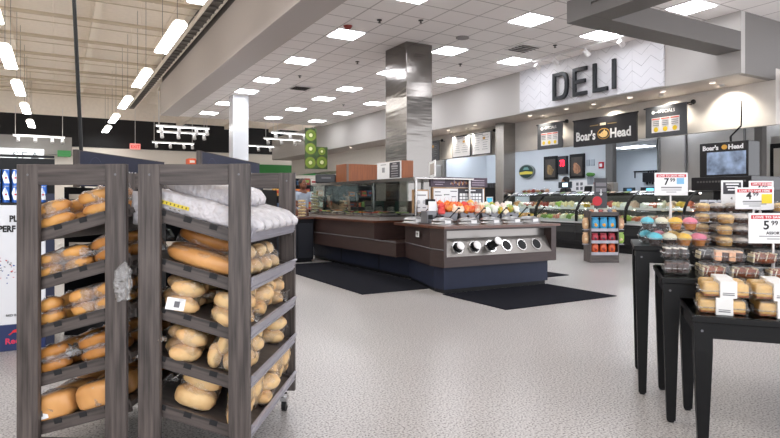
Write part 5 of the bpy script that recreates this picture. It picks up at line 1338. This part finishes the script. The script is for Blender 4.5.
def pound(lab, x, y, dz, turn):
    p, r = TM('T3', x, y, dz, turn); t = thing('pound_cake_box', lab, 'cake box', p, r, 'banded pound cakes')
    w, d, h = .195, .13, .074
    shell_parts(t, w*1.08, d*1.1, h, .4)
    m = MB().box((0, 0, .034), (w*.95, d*.8, .058), bev=.012).build('pound_cake', flat('E0B466', .55, .1, 30), t)
    MB().box((0, 0, .010), (w*.94, d*.79, .012), bev=.004).build('browned_base', flat('9A5A28', .55, .1), m)
    b = MB().box((.005, 0, h/2+.001), (w*.36, d*1.12, h+.004), bev=.003).build('paper_band', mat('band_white', 'ECEBE8', .5), t)
    mb = MB().box((.005, -d*.562-.001, .016), (w*.24, .002, .004)).box((.005, -d*.562-.001, .024), (w*.24, .002, .003)); mb.build('band_print', GREYP, b)
for i, x in enumerate((.125, .36, .60, .84)):
    for j, y in enumerate((.115, .27)):
        for k in range(2):
            if j == 1 and False: continue
            pound('pound cake with a white paper band, %s stack from the left, %s row, %s layer' % (ORD[i], ('front', 'back')[j], ('lower', 'upper')[k]), x+.012*k*(-1)**i+(.01*j), y+.004*k, .0765*k, R((-2, 2, 1, -3)[(i+k) % 4]))
# price signs
def price_sign(lab, nm, x, y, zc, price, cents, w=.235, h=.15, kind='love', turn=0, polex=0, item='ASSORTED'):
    p, r = TM(nm, x, y, 0); t = thing('price_sign', lab, 'price sign', p, R(-33)+turn, 'price signs on the tables')
    z0 = zc-h/2-p.z
    MB().span((polex-.06, -.04, 0), (polex+.06, .05, .006), bev=.002).build('foot', WHITEG, t)
    MB().cyl((polex, .012, .006), (polex, .012, z0+.01), .0055, seg=10).cyl((polex, .012, .006), (polex, .012, (z0)*.8), .008, seg=10).build('pole', WHITEG, t)
    pl_ = MB().span((-w/2, 0, z0), (w/2, .006, z0+h), bev=.002).build('plate', mat('sign_plate', 'E9E9EA', .35), t)
    if kind == 'love':
        MB().span((-w/2+.012, -.0015, z0+h-.030), (w/2-.012, 0, z0+h-.010)).build('red_band', RED, pl_)
        MB().text('LOVE TO SAVE HERE', face_m((-w/2+.02, -.0022, z0+h-.026), (1, 0, 0)), .0172, .0006, offset=.0003, font_w=1.18*w/.235).build('band_lettering', WPRINT, pl_)
        MB().text(price, face_m((-w*.22, -.001, z0+h*.47), (1, 0, 0)), .062, .0006, offset=.0015).text(cents, face_m((-w*.22+.038, -.001, z0+h*.60), (1, 0, 0)), .034, .0006, offset=.0005).text(item, face_m((-w*.16, -.001, z0+h*.30), (1, 0, 0)), .021, .0006, offset=.0004).build('price_lettering', BLACKP, pl_)
        mb = MB()
        for k in range(2): mb.box((0, -.001, z0+h*(.24-.09*k)), (w*(.6-.3*k), .001, .005))
        if not item: mb.box((0, -.001, z0+h*.35), (w*.62, .001, .010))
        mb.build('small_print_lines', mat('print_pale', '8E8E90', .6), pl_)
    else:
        MB().span((-w/2+.012, -.0015, z0+h*.42), (w/2-.012, 0, z0+h-.012)).build('charcoal_block', CHARP, pl_)
        mb = MB()
        for k in range(3): mb.box((0, -.002, z0+h*(.84-.12*k)), (w*(.6-.1*k), .001, .008))
        mb.build('white_lines', WPRINT, pl_)
        MB().text('4', face_m((-.01, -.001, z0+h*.18), (1, 0, 0)), .025, .0006).build('price_lettering', BLACKP, pl_)
    return t, pl_, z0
t, pl_, z0 = price_sign('large white price sign reading 5.99 under a red band on a tall pole', 'T3', .425, .50, 1.005, '5', '99', w=.25, h=.155, turn=R(-3))
t, pl_, z0 = price_sign('white price sign reading 7.99 with a blue corner square standing behind the cupcakes', 'T1', .235, .52, 1.255, '7', '99', w=.215, h=.15, item='')
MB().span((.035, -.002, z0+.075), (.082, 0, z0+.115)).build('blue_square', BLUEP, pl_)
t, pl_, z0 = price_sign('white price sign reading 4.99 with a yellow square in front of the other two', 'T1', .665, .30, 1.16, '4', '99', w=.225, h=.13, item='')
MB().span((.04, -.002, z0+.035), (.10, 0, z0+.09)).build('yellow_square', YELLOW, pl_)
t, pl_, z0 = price_sign('small white price sign with a yellow square at the back right of the tall table', 'T1', .745, .52, 1.20, '4', '99', w=.15, h=.14, item='')
MB().span((.02, -.002, z0+.045), (.065, 0, z0+.095)).build('yellow_square', YELLOW, pl_)
price_sign('white price sign with a charcoal upper block left of the 4.99 sign', 'T1', .585, .52, 1.20, '4', '', w=.135, h=.15, kind='dark')

# ---------------------------------------------------------------- people
def skin_mesh(V, E, Rd, sub=2):
    me = bpy.data.meshes.new('s'); me.from_pydata(V, E, []); o = bpy.data.objects.new('s', me); COL.objects.link(o)
    m = o.modifiers.new('k', 'SKIN'); m.use_smooth_shade = True
    for i, r in enumerate(Rd):
        r = r if isinstance(r, tuple) else (r, r)
        me.skin_vertices[0].data[i].radius = r
    me.skin_vertices[0].data[0].use_root = True
    s = o.modifiers.new('u', 'SUBSURF'); s.levels = sub; s.render_levels = sub
    dg = bpy.context.evaluated_depsgraph_get(); out = bpy.data.meshes.new_from_object(o.evaluated_get(dg))
    bpy.data.objects.remove(o); bpy.data.meshes.remove(me)
    return out
def person(lab, x, y, rz, H, shirt, hair, skin, arms='down', hat=None):
    """local +Y is the way the person faces"""
    t = thing('person', lab, 'person', (x, y, 0), rz); k = H/1.75
    def s(p): return tuple(a*k for a in p)
    V = [s(p) for p in [(0, 0, .95), (0, 0, 1.12), (0, 0, 1.32), (0, .0, 1.43), (0, .01, 1.50), (0, .015, 1.56),
         (.18, 0, 1.40), (-.18, 0, 1.40)]]
    E = [(0, 1), (1, 2), (2, 3), (3, 4), (4, 5), (3, 6), (3, 7)]
    Rd = [(.15, .11), (.13, .10), (.16, .11), (.10, .08), .055, .05, .06, .06]
    if arms == 'reach': ar = [[(.26, .10, 1.14), (.20, .36, 1.06), (.18, .44, 1.05)], [(-.26, .10, 1.14), (-.22, .36, 1.05), (-.20, .44, 1.04)]]
    else: ar = [[(.25, .03, 1.13), (.24, .20, .95), (.22, .27, .92)], [(-.25, .03, 1.13), (-.24, .20, .95), (-.22, .27, .92)]]
    for sd, base in ((0, 6), (1, 7)):
        prev = base
        for p, r in zip(ar[sd], (.043, .03, .036)):
            V.append(s(p)); Rd.append(r); E.append((prev, len(V)-1)); prev = len(V)-1
        hand = Vector(V[prev]); dirn = (hand-Vector(V[prev-1])).normalized()
        for f in range(5):
            off = Vector(((f-2)*.018, 0, 0)) if f else Vector((.035 if sd else -.035, -.02, .0))
            L_ = (.045, .075, .085, .08, .06)[f]
            a = hand+dirn*.03+off; b = a+dirn*L_*.55; c = b+(dirn*.8+Vector((0, 0, -.6))).normalized()*L_*.45
            i0 = len(V); V += [tuple(a), tuple(b), tuple(c)]; Rd += [.010, .009, .008]; E += [(prev, i0), (i0, i0+1), (i0+1, i0+2)]
    for sx in (-1, 1):
        i0 = len(V); V += [s((sx*.10, 0, .86)), s((sx*.11, .01, .50)), s((sx*.11, -.01, .09)), s((sx*.11, .14, .05))]; Rd += [.09, .062, .045, .045]; E += [(0, i0), (i0, i0+1), (i0+1, i0+2), (i0+2, i0+3)]
    me = skin_mesh(V, E, Rd, 1)
    mb = MB(); mb.bm.from_mesh(me); bpy.data.meshes.remove(me)
    hc = Vector((0, .02, 1.645*k))
    mb.ell(hc, (.075, .095, .115), seg=20, rings=14)
    mb.ell(hc+Vector((0, .06, -.05)), (.05, .04, .055))
    mb.ell(hc+Vector((0, .10, -.012)), (.012, .018, .022)).ell(hc+Vector((.077, -.005, -.005)), (.01, .018, .03)).ell(hc+Vector((-.077, -.005, -.005)), (.01, .018, .03))
    body = mb.build('body', skin, t, smooth=True)
    MB().ell(hc+Vector((.03, .085, .012)), (.011, .008, .007)).ell(hc+Vector((-.03, .085, .012)), (.011, .008, .007)).build('eyes', WPRINT, t)
    MB().ell(hc+Vector((.03, .091, .012)), (.005, .004, .005)).ell(hc+Vector((-.03, .091, .012)), (.005, .004, .005)).build('pupils', DARK, t)
    MB().ell(hc+Vector((0, .096, -.055)), (.022, .006, .006)).build('mouth', mat('lip', '8A4A40', .5), t)
    if hat: MB().ell(hc+Vector((0, -.02, .035)), (.092, .105, .10), seg=20, rings=12, rough=.06).build('hair_net', hat, t, smooth=True)
    else: MB().ell(hc+Vector((0, -.028, .032)), (.087, .098, .105), seg=20, rings=12, rough=.08).ell(hc+Vector((0, -.06, -.03)), (.07, .06, .08)).build('hair', hair, t, smooth=True)
    # shirt
    V2 = [s(p) for p in [(0, 0, .93), (0, 0, 1.12), (0, 0, 1.32), (0, 0, 1.42), (.18, 0, 1.40), (-.18, 0, 1.40)]]; E2 = [(0, 1), (1, 2), (2, 3), (3, 4), (3, 5)]
    R2 = [(.175, .135), (.155, .12), (.18, .13), (.11, .095), .078, .078]
    for sd, b0 in ((0, 4), (1, 5)):
        p = Vector(s(ar[sd][0])); q0 = Vector(V2[b0]); V2.append(tuple(q0.lerp(p, .75))); R2.append(.062); E2.append((b0, len(V2)-1))
    me = skin_mesh(V2, E2, R2, 1); mb = MB(); mb.bm.from_mesh(me); bpy.data.meshes.remove(me); mb.build('shirt', shirt, t, smooth=True)
    V3 = [s(p) for p in [(0, 0, .95), (.10, 0, .84), (.11, .01, .50), (.11, -.01, .12), (-.10, 0, .84), (-.11, .01, .50), (-.11, -.01, .12)]]
    me = skin_mesh(V3, [(0, 1), (1, 2), (2, 3), (0, 4), (4, 5), (5, 6)], [(.165, .125), .10, .075, .065, .10, .075, .065], 1)
    mb = MB(); mb.bm.from_mesh(me); bpy.data.meshes.remove(me); mb.build('trousers', mat('trouser_black', '1C1C20', .7), t, smooth=True)
    mb = MB()
    for sx in (-1, 1): mb.ell((sx*.11*k, .06, .05), (.055, .14, .05), sq=.3)
    mb.build('shoes', DARK, t, smooth=True)
    return t
HB = mat('hair_black', '141214', .5)
person('person with black hair in a black shirt standing behind the leftmost deli case', 12.0, 11.2, R(15), 1.77, mat('shirt_black', '19191C', .7), HB, SKIN)
bpy.context.view_layer.update()
person('person in a light blue-grey shirt reaching forward at the salad bar\'s far end', 4.75, 12.15, R(195), 1.60, mat('shirt_bluegrey', 'A9B4C4', .7), mat('hair_brown', '2A1C18', .5), SKIND, arms='reach')
person('person in dark shirt and hair net behind the salad bar, left of the wooden cabinet', 6.15, 13.3, R(170), 1.80, mat('shirt_charcoal', '34343A', .7), HB, mat('skin_fair', 'C09078', .5), hat=mat('net_pale', 'B8A49A', .7))
